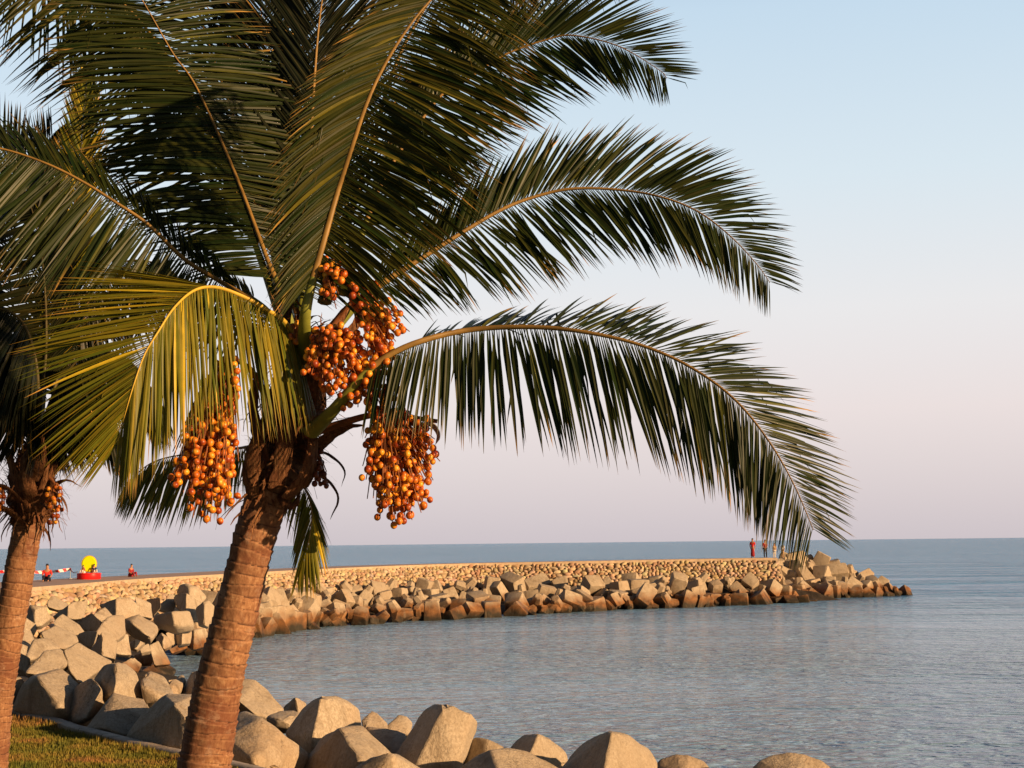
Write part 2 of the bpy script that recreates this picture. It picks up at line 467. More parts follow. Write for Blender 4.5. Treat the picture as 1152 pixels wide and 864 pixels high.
wall = tag(empty('stone_wall', foot(40)), 'long sloping wall of rounded tan stones carrying the pier above the concrete blocks', 'wall')
rows = [[foot(i)+Vector((0, 0, -1.0)) for i in range(n)], [foot(i) for i in range(n)], [front[i]+fn(i)*.1+Vector((0, 0, -.24)) for i in range(n)]]
Vv, Ff = grid_surface('wb', rows, None)
eb = len(Vv)
mesh_obj('mortar_bed', Vv, Ff, M_MORTAR, wall)
# coping
V, Fc = [], []
for i in range(n):
    f = fn(i); p = front[i]
    V += [p-f*.12+Vector((0, 0, -.26)), p-f*.12, p+f*.42, p+f*.42+Vector((0, 0, -.2))]
for i in range(n-1):
    for k in range(3): Fc.append((i*4+k, (i+1)*4+k, (i+1)*4+k+1, i*4+k+1))
Fc += [(0, 1, 2, 3), tuple((n-1)*4+k for k in (3, 2, 1, 0))]
mesh_obj('coping', V, Fc, M_COPE, wall)
# end face of the pier
V = [front[-1]+fn(n-1)*a+Vector((.004, 0, z)) for a, z in ((-2.5, -2.6), (-.1, -.25), (.1, -.0), (7.5, -.05), (8, -3))]
V2 = [v+Vector((.25, 0, 0)) for v in V]
mesh_obj('end_face', V+V2, [(0, 1, 2, 3, 4), (9, 8, 7, 6, 5), (0, 5, 6, 1), (1, 6, 7, 2), (2, 7, 8, 3), (3, 8, 9, 4)], M_COPE, wall)
# the stones, one relief mesh
V, Fc, Cc = [], [], []
Lf = [0]
for i in range(1, n): Lf.append(Lf[-1]+(front[i]-front[i-1]).length)
def at_len(s):
    s = max(0, min(Lf[-1]-.01, s)); j = 0
    lo_, hi_ = 0, n-1
    while hi_-lo_ > 1:
        m_ = (lo_+hi_)//2
        if Lf[m_] <= s: lo_ = m_
        else: hi_ = m_
    f = (s-Lf[lo_])/(Lf[lo_+1]-Lf[lo_])
    return lo_, f
def wall_pt(s, v):
    i, f = at_len(s)
    a = foot(i).lerp(foot(i+1), f); b = (front[i]+Vector((0, 0, -.26))).lerp(front[i+1]+Vector((0, 0, -.26)), f)
    t = (front[i+1]-front[i]).normalized(); up = (b-a).normalized(); nn = t.cross(up)
    if nn.y > 0: nn = -nn
    return a.lerp(b, v), t, up, nn
rs = random.Random(5)
s = 12.0
rowh = 8
for row in range(-1, rowh):
    s = 12.0 + rs.random()
    while s < Lf[-1]-.3:
        wd = rs.choice((rs.uniform(.26, .45), rs.uniform(.35, .85)))
        v = (row+.5+rs.uniform(-.34, .34))/rowh
        c, t, up, nn = wall_pt(s+wd/2, v)
        hgt = rs.uniform(.30, .48)
        k = rs.randint(6, 8); ph = rs.random()*6.28; rot = rs.uniform(-.5, .5)
        dep = rs.uniform(.10, .24); base = len(V)
        tint = rs.choice([(.60, .47, .31), (.54, .41, .27), (.42, .30, .19), (.66, .55, .40), (.36, .24, .15), (.56, .43, .30), (.48, .40, .31)])
        tint = tuple(min(.8, x*rs.uniform(1.0, 1.28)) for x in tint)
        rr = [rs.uniform(.82, 1.12) for _ in range(k)]
        tilt = Vector((0, 0, 0))
        for ring, (sc_, dz) in enumerate(((1, -.05), (.93, dep*.6), (.55, dep))):
            for q in range(k):
                th = ph+6.283*q/k
                a = math.cos(th)*wd*.5*rr[q]*sc_; b = math.sin(th)*hgt*.5*rr[q]*sc_
                a, b = a*math.cos(rot)-b*math.sin(rot), a*math.sin(rot)+b*math.cos(rot)
                V.append(c+t*a+up*b+nn*(dz+rs.uniform(-.015, .015))); Cc.append(tint)
        for ring in range(2):
            for q in range(k):
                q2 = (q+1) % k
                Fc.append((base+ring*k+q, base+ring*k+q2, base+(ring+1)*k+q2, base+(ring+1)*k+q))
        Fc.append(tuple(base+2*k+q for q in range(k)))
        s += wd*rs.uniform(.95, 1.12)
mesh_obj('stone_facing', V, Fc, M_STONE, wall, cols=Cc, smooth=50)

# ---------------------------------------------------------------- concrete blocks
def hull_mesh(name, pts, bev, mat, origin):
    bm = bmesh.new()
    vs = [bm.verts.new(tuple(Vector(p)-origin)) for p in pts]
    r = bmesh.ops.convex_hull(bm, input=vs)
    junk = {g for g in r['geom_interior'] if isinstance(g, bmesh.types.BMVert)} | {g for g in r['geom_unused'] if isinstance(g, bmesh.types.BMVert)}
    if junk: bmesh.ops.delete(bm, geom=list(junk), context='VERTS')
    bmesh.ops.dissolve_limit(bm, angle_limit=R(9), verts=bm.verts, edges=bm.edges)
    bmesh.ops.bevel(bm, geom=list(bm.edges), offset=bev, segments=3, profile=.5, affect='EDGES', clamp_overlap=True)
    bmesh.ops.recalc_face_normals(bm, faces=bm.faces)
    me = bpy.data.meshes.new(name); bm.to_mesh(me); bm.free()
    me.materials.append(mat)
    me.polygons.foreach_set('use_smooth', [True]*len(me.polygons)); me.set_sharp_from_angle(angle=R(28))
    return me
def roughen(me, og):
    bm = bmesh.new(); bm.from_mesh(me)
    bmesh.ops.triangulate(bm, faces=bm.faces)
    for lim in (.5, .28, .16):
        es = [e for e in bm.edges if e.calc_length() > lim]
        if es: bmesh.ops.subdivide_edges(bm, edges=es, cuts=1)
        bmesh.ops.triangulate(bm, faces=bm.faces)
    bm.normal_update()
    for v in bm.verts:
        p = v.co+og
        h = noise.noise(p*1.5)*.03+noise.noise(p*4.2)*.016+noise.noise(p*10)*.009
        ch = noise.noise(p*3.1+Vector((7, 3, 1)))
        edge = max((e.calc_face_angle(0) for e in v.link_edges), default=0)
        if edge > .25 and ch > .22: h -= (ch-.22)*.12
        v.co += v.normal*h
    bm.to_mesh(me); bm.free()
    me.polygons.foreach_set('use_smooth', [True]*len(me.polygons)); me.set_sharp_from_angle(angle=R(35))
BG = 'concrete armour blocks piled along the shore'
def near_block(D, verts, label, T=1.5, bev=.1, shrink=.88):
    pts = []
    cx = sum(v[0] for v in verts)/len(verts); cy = sum(v[1] for v in verts)/len(verts)
    for x, y, o in verts:
        pts.append(P(x, y, D+o))
        pts.append(P(cx+(x-cx)*shrink, cy+(y-cy)*shrink, D+o+T)-Vector((0, 0, .15)))
    zmin = min(p.z for p in pts); c = sum(pts, Vector())/len(pts)
    og = Vector((c.x, c.y, zmin))
    me = hull_mesh('concrete_block', pts, bev, M_CON, og)
    roughen(me, og)
    o = bpy.data.objects.new('concrete_block', me); C.objects.link(o); o.location = og
    tag(o, label, 'concrete block', BG)
    return o
near = [
 (26.6, [(13,800,.7),(24,772,.8),(34,760,.9),(41,761,.2),(67,793,-.3),(60,809,-.1),(69,752,1.3),(89,768,1.1),(85,812,.4)], 'large kerbside block with dark left face and sunlit square face, nearest the small palm'),
 (26.3, [(62,815,1.1),(67,793,1.1),(89,768,.9),(104,762,.5),(116,773,-.1),(94,812,-.3),(118,800,.6)], 'dark faced wedge block by the kerb, between two large sunlit blocks'),
 (26.5, [(104,765,.9),(117,746,1.0),(129,745,.5),(131,766,-.1),(127,784,-.2),(139,744,.9),(155,756,1.0),(160,775,1.0),(164,794,.9),(108,786,.5)], 'tall block with grey left face and rounded bright right face left of the palm trunk'),
 (24.5, [(95,820,.6),(117,790,.9),(128,780,1.1),(162,786,1.4),(168,797,1.0),(152,823,.2),(141,828,0),(118,819,0),(148,803,.5)], 'broad pale grey block sitting directly against the kerb below the tall rounded block'),
 (22.9, [(141,830,1.1),(153,817,1.2),(160,804,1.2),(180,786,1.0),(187,783,.8),(197,792,.0),(211,812,-.3),(204,842,-.4),(190,780,1.2),(222,780,1.3),(225,815,.6),(172,840,.4)], 'big dark arched block on the kerb just left of the palm trunk'),
 (27.0, [(159,762,.5),(168,755,1.1),(184,762,1.1),(194,773,.8),(197,783,.3),(180,786,-.1),(163,792,0),(160,772,-.1)], 'flat block with sunny top and grey front, behind the dark arched block'),
 (29.0, [(188,765,.5),(198,763,.7),(207,769,.7),(202,782,.3),(194,783,0),(190,775,.1)], 'small lit block beside the flat topped one, above the dark arched block'),
 (29.0, [(201,783,.9),(208,768,.9),(216,754,.9),(228,754,.7),(234,782,.2),(222,788,-.1)], 'upright grey block half hidden by the left edge of the palm trunk'),
 (30.5, [(198,765,.3),(201,761,.5),(206,760,.4),(209,765,.3),(206,770,0),(200,769,0)], 'little dark red block at the water edge left of the palm trunk'),
 (30.0, [(252,792,.4),(258,768,.6),(275,764,1.0),(285,765,1.1),(299,775,1.1),(320,799,1.0),(302,808,.2),(286,803,-.2),(268,788,-.2),(290,822,.6)], 'big lit slab block emerging from behind the right side of the palm trunk'),
 (33.0, [(318,796,1.0),(332,783,.3),(345,791,1.0),(341,802,.6),(336,806,0),(322,804,.6)], 'small pyramid block poking up between the slab and the tall bright block'),
 (28.0, [(299,807,.3),(315,800,.9),(330,799,1.0),(339,802,.8),(330,820,.1),(309,818,.1),(318,810,-.1)], 'low dim block wedged left of the tall bright block'),
 (21.9, [(256,832,.2),(262,806,1.3),(275,799,1.4),(293,804,.8),(316,823,.7),(289,859,-.5),(348,849,1.2),(338,874,.9),(258,864,.3),(285,878,0)], 'square faced bright block with pitted edges touching the right side of the palm trunk'),
 (24.3, [(320,825,1.0),(340,797,1.1),(353,786,1.0),(361,783,.4),(352,828,-.3),(350,855,-.3),(373,781,1.0),(387,785,1.2),(405,797,1.4),(409,818,1.3),(380,855,.5)], 'tall block with grey left side and wide bright face, right of the palm trunk'),
 (22.2, [(334,872,.9),(354,841,1.0),(362,830,1.0),(381,818,.5),(407,859,-.4),(394,815,1.0),(408,816,1.1),(423,829,1.1),(445,850,1.0),(428,885,.2),(360,895,.3)], 'block with black left face and brown sloping top in front of the tall bright one'),
 (20.8, [(386,872,.6),(419,852,.5),(440,846,.3),(447,845,.9),(478,868,1.1),(455,895,.2),(405,895,.2)], 'low grey block at the bottom edge between the brown sloping block and the leaning block'),
 (25.6, [(407,822,.9),(413,817,1.1),(437,818,1.0),(458,826,.7),(454,852,-.2),(428,848,.1)], 'very dark block in the shade left of the leaning block'),
 (30.0, [(407,811,.4),(413,806,.7),(418,799,.8),(425,802,.8),(436,814,.8),(438,824,.3),(410,824,0)], 'small bright jagged block beyond the dark one, nearer the palm trunk of two'),
 (30.5, [(435,816,.3),(441,811,.7),(449,804,.8),(457,806,.9),(464,814,.9),(459,828,.3),(438,826,0)], 'small bright peaked block beyond the dark one, touching the leaning block'),
 (23.5, [(442,852,.9),(463,822,1.0),(477,798,1.1),(490,791,1.1),(501,791,.35),(466,862,-.2),(533,803,.6),(511,864,-.05),(537,810,1.2),(535,824,1.3),(518,862,.9),(440,885,1.0),(462,890,-.1),(510,890,0)], 'tall leaning block with dark left side, rusty face and bright narrow right edge'),
 (25.2, [(517,858,.6),(532,829,.4),(548,830,.2),(567,839,.3),(574,852,.4),(548,870,0)], 'brown shaded block just right of the leaning block'),
 (21.6, [(510,868,.8),(535,851,.9),(552,843,.6),(563,872,-.1),(569,841,1.1),(595,845,1.2),(634,868,1.2),(605,895,.4),(540,895,.3)], 'low pinkish block with pitted ridge at the bottom edge of the picture'),
 (25.0, [(572,843,.9),(590,827,1.0),(607,823,.4),(595,850,-.1),(618,830,.9),(637,847,1.0),(639,857,.9),(620,874,.4),(585,868,.4)], 'block with slate blue left face and bright right face before the open water'),
 (22.6, [(622,874,.9),(645,845,1.1),(660,832,1.1),(689,819,.3),(678,876,-.3),(708,828,.9),(732,844,1.1),(740,859,1.0),(738,884,.7),(640,895,.4)], 'large brown pointed block, largest in the right half of the foreground'),
 (25.0, [(734,866,.5),(744,854,.6),(760,849,.6),(775,850,.6),(792,857,.7),(802,868,.6),(770,876,0)], 'low brown rounded block right of the large pointed one'),
 (24.0, [(842,868,.6),(855,856,.7),(870,850,.8),(888,847,.8),(904,848,.8),(925,856,.8),(940,868,.7),(890,880,0)], 'dark domed block standing alone at the far right of the foreground'),
]
for D, vs, lab in near: near_block(D, vs, lab, bev=.06 if D < 28 else .05)
# mid field: outline, depth, mode (l = lit plane, d = dark plane, r = ridge), label
mid = [
 (29,'l',[(27,757),(49,732),(68,729),(82,743),(69,754),(40,759)],'large pale block with smooth sunny slope directly behind the big square faced block'),
 (30,'l',[(71,731),(87,721),(106,730),(128,744),(116,750),(90,770),(78,755)],'long pale block running towards the tall rounded block'),
 (36,'l',[(46,711),(62,702),(87,716),(89,723),(70,731),(48,717)],'stained six sided pale block in the middle of the left pile'),
 (33,'l',[(29,738),(38,719),(52,717),(69,729),(50,735),(32,743)],'low wedge block between the stained six sided block and the small palm'),
 (38,'l',[(14,724),(20,703),(36,711),(39,719),(31,729)],'tan block with flat face close to the trunk of the small palm'),
 (42,'l',[(18,703),(25,691),(42,704),(37,714)],'tilted pale slab above the tan block near the small palm'),
 (35,'l',[(13,736),(15,721),(31,727),(29,739)],'small bright block beside the small palm trunk, below the tan one'),
 (31,'d',[(9,752),(12,734),(21,732),(34,740),(31,756)],'blue grey shaded block next to the small palm trunk'),
 (28,'r',[(3,800),(5,772),(10,761),(24,762),(30,774),(18,800)],'dark block at the left end of the kerb behind the small palm trunk'),
 (46,'r',[(24,692),(34,681),(51,682),(59,696),(47,704),(40,705)],'rounded pale block with brown left side below the stone wall by the small palm'),
 (58,'l',[(52,678),(58,669),(77,679),(79,684),(65,686),(54,683)],'egg shaped pale block lying against the stone wall'),
 (42,'l',[(59,699),(70,689),(89,702),(96,712),(83,715),(61,705)],'smooth oblong pale block pointing down to the right'),
 (50,'r',[(59,694),(68,686),(86,676),(99,677),(94,696),(82,697)],'block with purple grey left face and bright right face below the wall'),
 (44,'d',[(84,701),(103,688),(114,699),(110,711),(95,709)],'dark grey shaded block under the curved bright one'),
 (46,'l',[(103,692),(118,682),(128,693),(116,700)],'curved bright block above the dark grey shaded one'),
 (56,'r',[(111,680),(131,673),(146,672),(157,683),(156,694),(140,697),(124,692)],'broad bright block with dark notch at left, highest in the middle of the left pile'),
 (43,'l',[(107,712),(117,697),(126,692),(140,692),(142,713),(130,722)],'large angular block facing the bay, right of the dark grey one'),
 (38,'r',[(102,731),(114,710),(125,713),(132,722),(130,742),(112,738)],'brown grey upright block overlooking the waterline gap'),
 (40,'d',[(86,714),(96,709),(110,710),(105,728),(98,728)],'slate coloured shaded block left of the brown grey upright one'),
 (55,'x',[(140,697,.6),(148,700,.0),(156,691,1.2),(177,704,1.5),(178,711,1.0),(169,718,0),(170,723,.5),(150,715,.6),(141,709,.6)],'oblong block with bright top and black underside, pointing at the bay'),
 (62,'x',[(172,692,1.4),(193,688,-.2),(197,705,-.3),(174,703,1.3),(214,686,1.0),(219,703,1.0),(216,710,1.3),(198,712,.6)],'cube shaped block with grey left face and bright right face'),
 (72,'r',[(195,672),(198,668),(210,667),(227,678),(226,700),(215,693),(198,680)],'long dark sided block leaning right above the cube shaped one'),
 (70,'r',[(220,684),(228,677),(235,675),(243,684),(239,699),(234,706),(223,703)],'block with bright bean shaped face beside the palm trunk'),
 (80,'r',[(198,667),(202,658),(209,656),(223,660),(233,672),(227,679),(211,671)],'topmost dark and tan block against the wall near the palm trunk'),
 (74,'l',[(180,680),(195,667),(198,682),(194,690),(176,685)],'triangular tan block left of the long dark sided one'),
 (72,'d',[(165,674),(180,672),(181,683),(173,692),(166,684)],'small charcoal block touching the foot of the wall'),
 (66,'l',[(151,670),(170,678),(172,696),(157,693)],'pale leaning block right of the broad bright one'),
 (62,'l',[(168,725),(178,720),(192,747),(174,749),(170,735)],'rust coloured upright block at the waterline gap'),
 (66,'r',[(175,719),(181,711),(190,717),(194,726),(185,731)],'reddish brown block above the rust coloured upright one'),
 (68,'l',[(186,712),(194,709),(200,721),(194,726)],'narrow reddish block left of the dark hollow under the cube'),
 (74,'l',[(190,730),(200,725),(210,721),(211,729),(193,735)],'flat wet orange block on the water below the cube shaped one'),
 (75,'r',[(205,724),(217,709),(231,705),(236,720),(232,728),(217,731)],'wet grey and orange block at the water beside the palm trunk'),
 (66,'l',[(155,756),(173,746),(189,746),(199,754),(192,764),(158,764)],'wide brown weedy block jutting into the water'),
 (60,'l',[(136,746),(150,738),(160,747),(154,756)],'small weedy orange block just beyond the tall rounded block'),
 (64,'d',[(150,737),(165,732),(173,740),(171,747),(155,747)],'black wet block in the hollow below the oblong block'),
 (58,'r',[(141,726),(155,717),(164,722),(154,731)],'dark flat wet block under the black underside of the oblong one'),
 (60,'l',[(157,729),(167,723),(170,732),(159,735)],'small orange wet block left of the rust coloured upright one'),
 (52,'l',[(133,713),(144,713),(148,737),(130,736)],'rusty brown block between the large angular block and the dark hollow'),
 (68,'r',[(196,713),(206,708),(216,710),(214,724),(200,727)],'shadowed block in the hollow directly below the cube shaped one'),
 (50,'d',[(95,697),(104,690),(112,697),(106,706)],'small charcoal block half buried in the middle of the left pile'),
 (34,'d',[(60,745),(72,741),(90,746),(86,768),(70,762)],'grey shaded block hidden between the two long pale slopes'),
 (84,'r',[(238,680),(246,664),(258,662),(268,672),(262,684),(248,688)],'tan block directly behind the left edge of the palm trunk'),
 (84,'r',[(250,700),(262,690),(280,690),(284,706),(270,716),(254,712)],'wet tan block hidden behind the palm trunk'),
]
for D, mode, vs, lab in mid:
    if mode == 'x':
        near_block(D, vs, lab, T=2.0, bev=.1); continue
    xs = [v[0] for v in vs]; ys = [v[1] for v in vs]
    cx, cy = (min(xs)+max(xs))/2, (min(ys)+max(ys))/2; hw = (max(xs)-min(xs))/2; hh = (max(ys)-min(ys))/2
    m = D/F; sz = (hw+hh)*m
    out = []
    for x, y in vs:
        u = (x-cx)/hw; v = (cy-y)/hh
        if mode == 'l': o = sz*(.75*u+.55*v)
        elif mode == 'd': o = sz*(-.95*u+.1*v)
        else: o = sz*(.85*abs(u+.15)+.25*v-.2)
        out.append((x, y, o))
    if mode == 'r':
        out.append((cx-.15*hw, cy+.75*hh, -sz*.45)); out.append((cx-.1*hw, cy-.55*hh, -sz*.05))
    near_block(D, out, lab, T=sz*1.3, bev=.07*min(1.4, sz))

# prototypes for the far breakwater
protos = []
def proto_mesh(k):
    r = random.Random(100+k); og = Vector((0, 0, 0))
    if k % 3 != 2:     # tapered cube / oblong with chamfered corners
        a, b, c = r.uniform(.85, 1.35), r.uniform(.75, 1.05), r.uniform(.7, .95)
        tp = r.uniform(.68, .95); pts = []
        for sx_ in (-1, 1):
            for sy_ in (-1, 1):
                for sz_ in (-1, 1):
                    f = tp if sx_ > 0 else 1
                    p = Vector((a*sx_, b*sy_*f, c*sz_*f))
                    for ax in range(3):
                        q = p.copy(); q[ax] *= r.uniform(.68, .86); pts.append(q)
        return hull_mesh('concrete_block', pts, .05, M_CON, og)
    bm = bmesh.new()   # four legged block
    dirs = [Vector((0, 0, 1)), Vector((.94, 0, -.33)), Vector((-.47, .82, -.33)), Vector((-.47, -.82, -.33))]
    for d in dirs:
        q = d.to_track_quat('Z', 'Y'); prev = None
        for h, rd in ((-.15, .62), (.55, .60), (1.28, .44), (1.36, .34)):
            ring = [bm.verts.new(q @ Vector((math.cos(6.283*j/7)*rd, math.sin(6.283*j/7)*rd, h))) for j in range(7)]
            if prev:
                for j in range(7): bm.faces.new((prev[j], prev[(j+1) % 7], ring[(j+1) % 7], ring[j]))
            else: bm.faces.new(ring[::-1])
            prev = ring
        bm.faces.new(prev)
    bmesh.ops.recalc_face_normals(bm, faces=bm.faces)
    me = bpy.data.meshes.new('concrete_block'); bm.to_mesh(me); bm.free(); me.materials.append(M_CON)
    me.polygons.foreach_set('use_smooth', [True]*len(me.polygons)); me.set_sharp_from_angle(angle=R(25))
    return me
PM = [proto_mesh(k) for k in range(12)]
rb = random.Random(21)
tiers = ['in the waterline row', 'in the second row up', 'in the third row up', 'in the fourth row up', 'in the top row under the wall']
sections = [(380, 'just right of the palm trunk'), (500, 'below the hanging fruit bunch'), (620, 'left of the breakwater middle'),
            (740, 'right of the breakwater middle'), (850, 'left of the standing people'), (2000, 'at the outer breakwater end')]
specs = []
def far_block(p, s, label):
    specs.append((Vector(p), s, PM[rb.randrange(12)], (rb.uniform(0, 6.28), rb.uniform(0, 6.28), rb.uniform(0, 6.28)), label))
def build_far():
    room = 300-len([o for o in bpy.data.objects if o.name.startswith('concrete_block')])
    specs.sort(key=lambda q: -q[1]/q[0].y)
    for p, sz, me, rot, label in specs[:room]:
        o = bpy.data.objects.new('concrete_block', me); C.objects.link(o)
        o.location = p; o.scale = (sz, sz, sz); o.rotation_euler = rot
        tag(o, label, 'concrete block', BG)
    V, Fc = [], []
    for p, sz, me, rot, label in specs[room:]:
        m = Matrix.Translation(p) @ Euler(rot).to_matrix().to_4x4() @ Matrix.Scale(sz, 4); b = len(V)
        V += [m @ v.co for v in me.vertices]; Fc += [tuple(b+q for q in f.vertices) for f in me.polygons]
    if V: tag(mesh_obj('concrete_block_infill', V, Fc, M_CON, smooth=28), 'smaller concrete blocks filling the gaps of the far breakwater', 'concrete blocks', kind='stuff')
cnt = 0
nt_ = 5
toeL = [0]
for i in range(1, len(toe)): toeL.append(toeL[-1]+(toe[i]-toe[i-1]).length)
for tier in range(nt_):
    s = rb.random()*1.5 + (2 if tier == 0 else 0)
    while s < toeL[-1]:
        j = max(k for k in range(len(toeL)) if toeL[k] <= s); j = min(j, len(toe)-2)
        f = (s-toeL[j])/(toeL[j+1]-toeL[j])
        a = toe[j].lerp(toe[j+1], f); b = top_line[j].lerp(top_line[j+1], f)
        k = (tier+.15+rb.uniform(-.15, .15))/nt_*1.02
        p = a.lerp(b, k); p += Vector((rb.uniform(-.3, .3), rb.uniform(-.5, .5), 0)); size = rb.uniform(.55, .92)
        p.z = lerp(WATER+.2, b.z+.1, k) + rb.uniform(-.2, .35)
        x, y = px_of(p)
        sec = next(t for lim, t in sections if x < lim)
        if x > 965: size *= .8
        far_block(p, size, 'concrete block %s, %s' % (tiers[tier], sec)); cnt += 1
        s += rb.uniform(1.55, 2.25)
# head of the breakwater
hd = [(882,635,3),(892,630,4),(904,631,6),(899,640,2),(913,641,3),(921,636,6),(934,639,6),(886,647,1),(905,650,0),(924,650,1),(941,648,3),(957,646,4),(895,659,-1.5),(914,661,-2),
      (933,660,-1.5),(950,659,0),(966,655,2),(973,649,4),(982,659,2),(992,656,4),(888,668,-4),(906,670,-4.5),(925,669,-4),(943,668,-3),(959,667,-2),(975,666,-1),(990,665,0),(1001,664,1),(1012,667,2),(872,656,-1),(868,643,.5),(874,668,-4),
      (886,675,-5),(898,675,-5.5),(912,675,-5),(926,675,-5),(938,674,-4),(950,673,-3.5),(962,672,-3),(974,671,-2.5),(986,670,-2),(997,669,-1),(1008,668.5,0),(1018,668,1),(900,664,-3),(918,666,-3),(937,666,-3),(956,664,-2),(985,663,-.5),(861,673,-5)]
for i, (x, y, u) in enumerate(hd):
    d = 151+u*.9
    p = P(x, y, d)
    sz = (.95 if x < 950 else .78)*rb.uniform(.85, 1.12)
    if x > 985: sz *= .8
    if p.z < WATER: p.z = WATER+.1
    lab = 'pale block heaped on the crest just past the pier end' if y < 642 else 'block on the flank of the heap past the pier end' if x < 950 else 'wet block on the low tapering tip of the breakwater'
    far_block(p, sz, lab); cnt += 1
build_far()
print('far blocks', cnt, 'all', len([o for o in bpy.data.objects if o.name.startswith('concrete_block')]))

# ---------------------------------------------------------------- grass blades (uncountable)
V, Fc, Cc = [], [], []
rg = random.Random(3)
cnt = 0
while cnt < 52000:
    px = rg.uniform(-40, 300); py = rg.uniform(796, 900)
    p = PZ(px, py, 0)
    # keep on the lawn side of the kerb
    i = min(range(0, len(kl), 1), key=lambda q: (kl[q]-p).length_squared) if rg.random() < 2 else 0
    t = kl[min(len(kl)-1, i+1)]-kl[max(0, i-1)]; t.z = 0; t.normalize()
    side = (p-kl[i]).dot(Vector((t.y, -t.x, 0)))
    if side > -.03: continue
    cnt += 1
    nz = noise.noise(p*1.3)
    h = rg.uniform(.03, .075)*(1.1+nz*.8)*(1.5 if side > -.25 else 1)
    a = rg.random()*6.28; ww = rg.uniform(.004, .008); ln = rg.uniform(0, .035)
    dx, dy = math.cos(a)*ww, math.sin(a)*ww; lx, ly = math.cos(a+1.57)*ln, math.sin(a+1.57)*ln
    b = len(V)
    V += [p+Vector((-dx, -dy, 0)), p+Vector((dx, dy, 0)), p+Vector((lx*.4+dx*.7, ly*.4+dy*.7, h*.6)), p+Vector((lx*.4-dx*.7, ly*.4-dy*.7, h*.6)), p+Vector((lx, ly, h))]
    g = rg.uniform(.6, 1.25)
    Cc += [(g, g, g)]*5
    Fc += [(b, b+1, b+2, b+3), (b+3, b+2, b+4)]
tag(mesh_obj('grass', V, Fc, M_BLADE, cols=Cc), 'short dry and green grass covering the lawn', 'grass', kind='stuff')

# ---------------------------------------------------------------- palms
def frond(root, pts, L, sa, sb, n=92, t0=.16, mat=None, rmat=None, wid=.031, droop=.35, fa=(.25, .75), seed=0, curl=.0, r0=.05, pet=None, ragged=.05, la=1., lb=1., yel=(0, 1)):
    """pts (px, py, depth); sa / sb: ((x,y,z) at base, (x,y,z) at tip) side directions in world axes"""
    rr = random.Random(seed)
    n = int(n*2.0)
    W = [P(*p) for p in pts]
    N = 70; path = catmull(W, N)
    V, Fc, Cc = [], [], []
    for si, (sd, ls) in enumerate(((sa, la), (sb, lb))):
        b0 = Vector(sd[0]).normalized(); b1 = Vector(sd[-1]).normalized(); bm_ = Vector(sd[1]).normalized() if len(sd) == 3 else None
        for k in range(n):
            u = (k+rr.uniform(-.3, .3))/n; u = min(1, max(0, u)); t = t0+(1-t0)*u
            i = min(N-2, int(t*(N-1))); f = t*(N-1)-i
            p = path[i].lerp(path[i+1], f); T = (path[i+1]-path[i]).normalized()
            s = (b0.lerp(b1, u) if bm_ is None else (b0.lerp(bm_, u*2) if u < .5 else bm_.lerp(b1, u*2-1))).normalized()
            cl = noise.noise(Vector((u*17+seed*3.1, si*9.7, seed)))
            a = lerp(fa[0], fa[1], u**1.3) + cl*.18 + rr.gauss(0, .045)
            d = (s*math.cos(a)+T*math.sin(a)).normalized()
            d = (d + T.cross(s)*(rr.gauss(0, .05)+cl*.12)).normalized()
            ll = L*ls*prof(u, [(0, .5), (.1, .72), (.3, 1), (.6, .97), (.8, .78), (.93, .52), (1, .34)])*rr.uniform(.9, 1.06)
            brk = rr.random() < ragged
            if brk: ll *= rr.uniform(.45, .85)
            w0 = wid*prof(u, [(0, .75), (.2, 1), (.7, .95), (1, .45)])*rr.uniform(.8, 1.15)
            Wd = (T-d*T.dot(d)).normalized(); nr = d.cross(Wd).normalized()
            tw = rr.gauss(0, .3); Wd, nr = Wd*math.cos(tw)+nr*math.sin(tw), nr*math.cos(tw)-Wd*math.sin(tw)
            q = p.copy(); dd = d.copy(); S = 7; base = len(V)
            dsi = droop[si] if isinstance(droop, tuple) else droop
            hue = min(1, max(0, rr.gauss(.42, .25))); br = rr.uniform(.72, 1.22)
            if rr.random() < .045: hue = 1; br = rr.uniform(1.3, 2.4)
            dr = dsi*.72*rr.uniform(.6, 1.35)
            fold = rr.uniform(.25, .5)
            for j in range(S+1):
                v = j/S
                ww = w0*.5*prof(v, [(0, .22), (.1, .5), (.28, 1), (.5, .95), (.75, .6), (.92, .24), (1, .02)])
                V.append(q-Wd*ww+nr*ww*fold); V.append(q); V.append(q+Wd*ww+nr*ww*fold)
                for _ in range(3): Cc.append((hue, v, br))
                if brk and j == 5: dd = (dd+Vector((rr.uniform(-.6, .6), rr.uniform(-.5, .5), -1.6))).normalized()
                step = ll/S
                dd = (dd+Vector((0, 0, -1))*dr*(.4+v)*.32+nr*curl*.1).normalized()
                q = q+dd*step
            for j in range(S):
                b = base+j*3
                Fc.append((b, b+1, b+4, b+3)); Fc.append((b+1, b+2, b+5, b+4))
    fr = mesh_obj('frond', V, Fc, mat or M_LEAF, root, cols=Cc)
    V2, F2 = [], []
    tube(V2, F2, path, lambda t: prof(t, [(0, r0*1.5), (.1, r0*.95), (.22, r0*.55), (.6, r0*.30), (1, .004)]), 8, .75)
    ni = len(F2); mi = []
    segs = 8
    mats = [rmat or M_RACH, pet or M_PET]
    for q in range(ni): mi.append(1 if (q//segs) < N*(t0*.95) and q < ni-2 else 0)
    mesh_obj('rachis', V2, F2, mats, fr, smooth=60, midx=mi)
    return fr

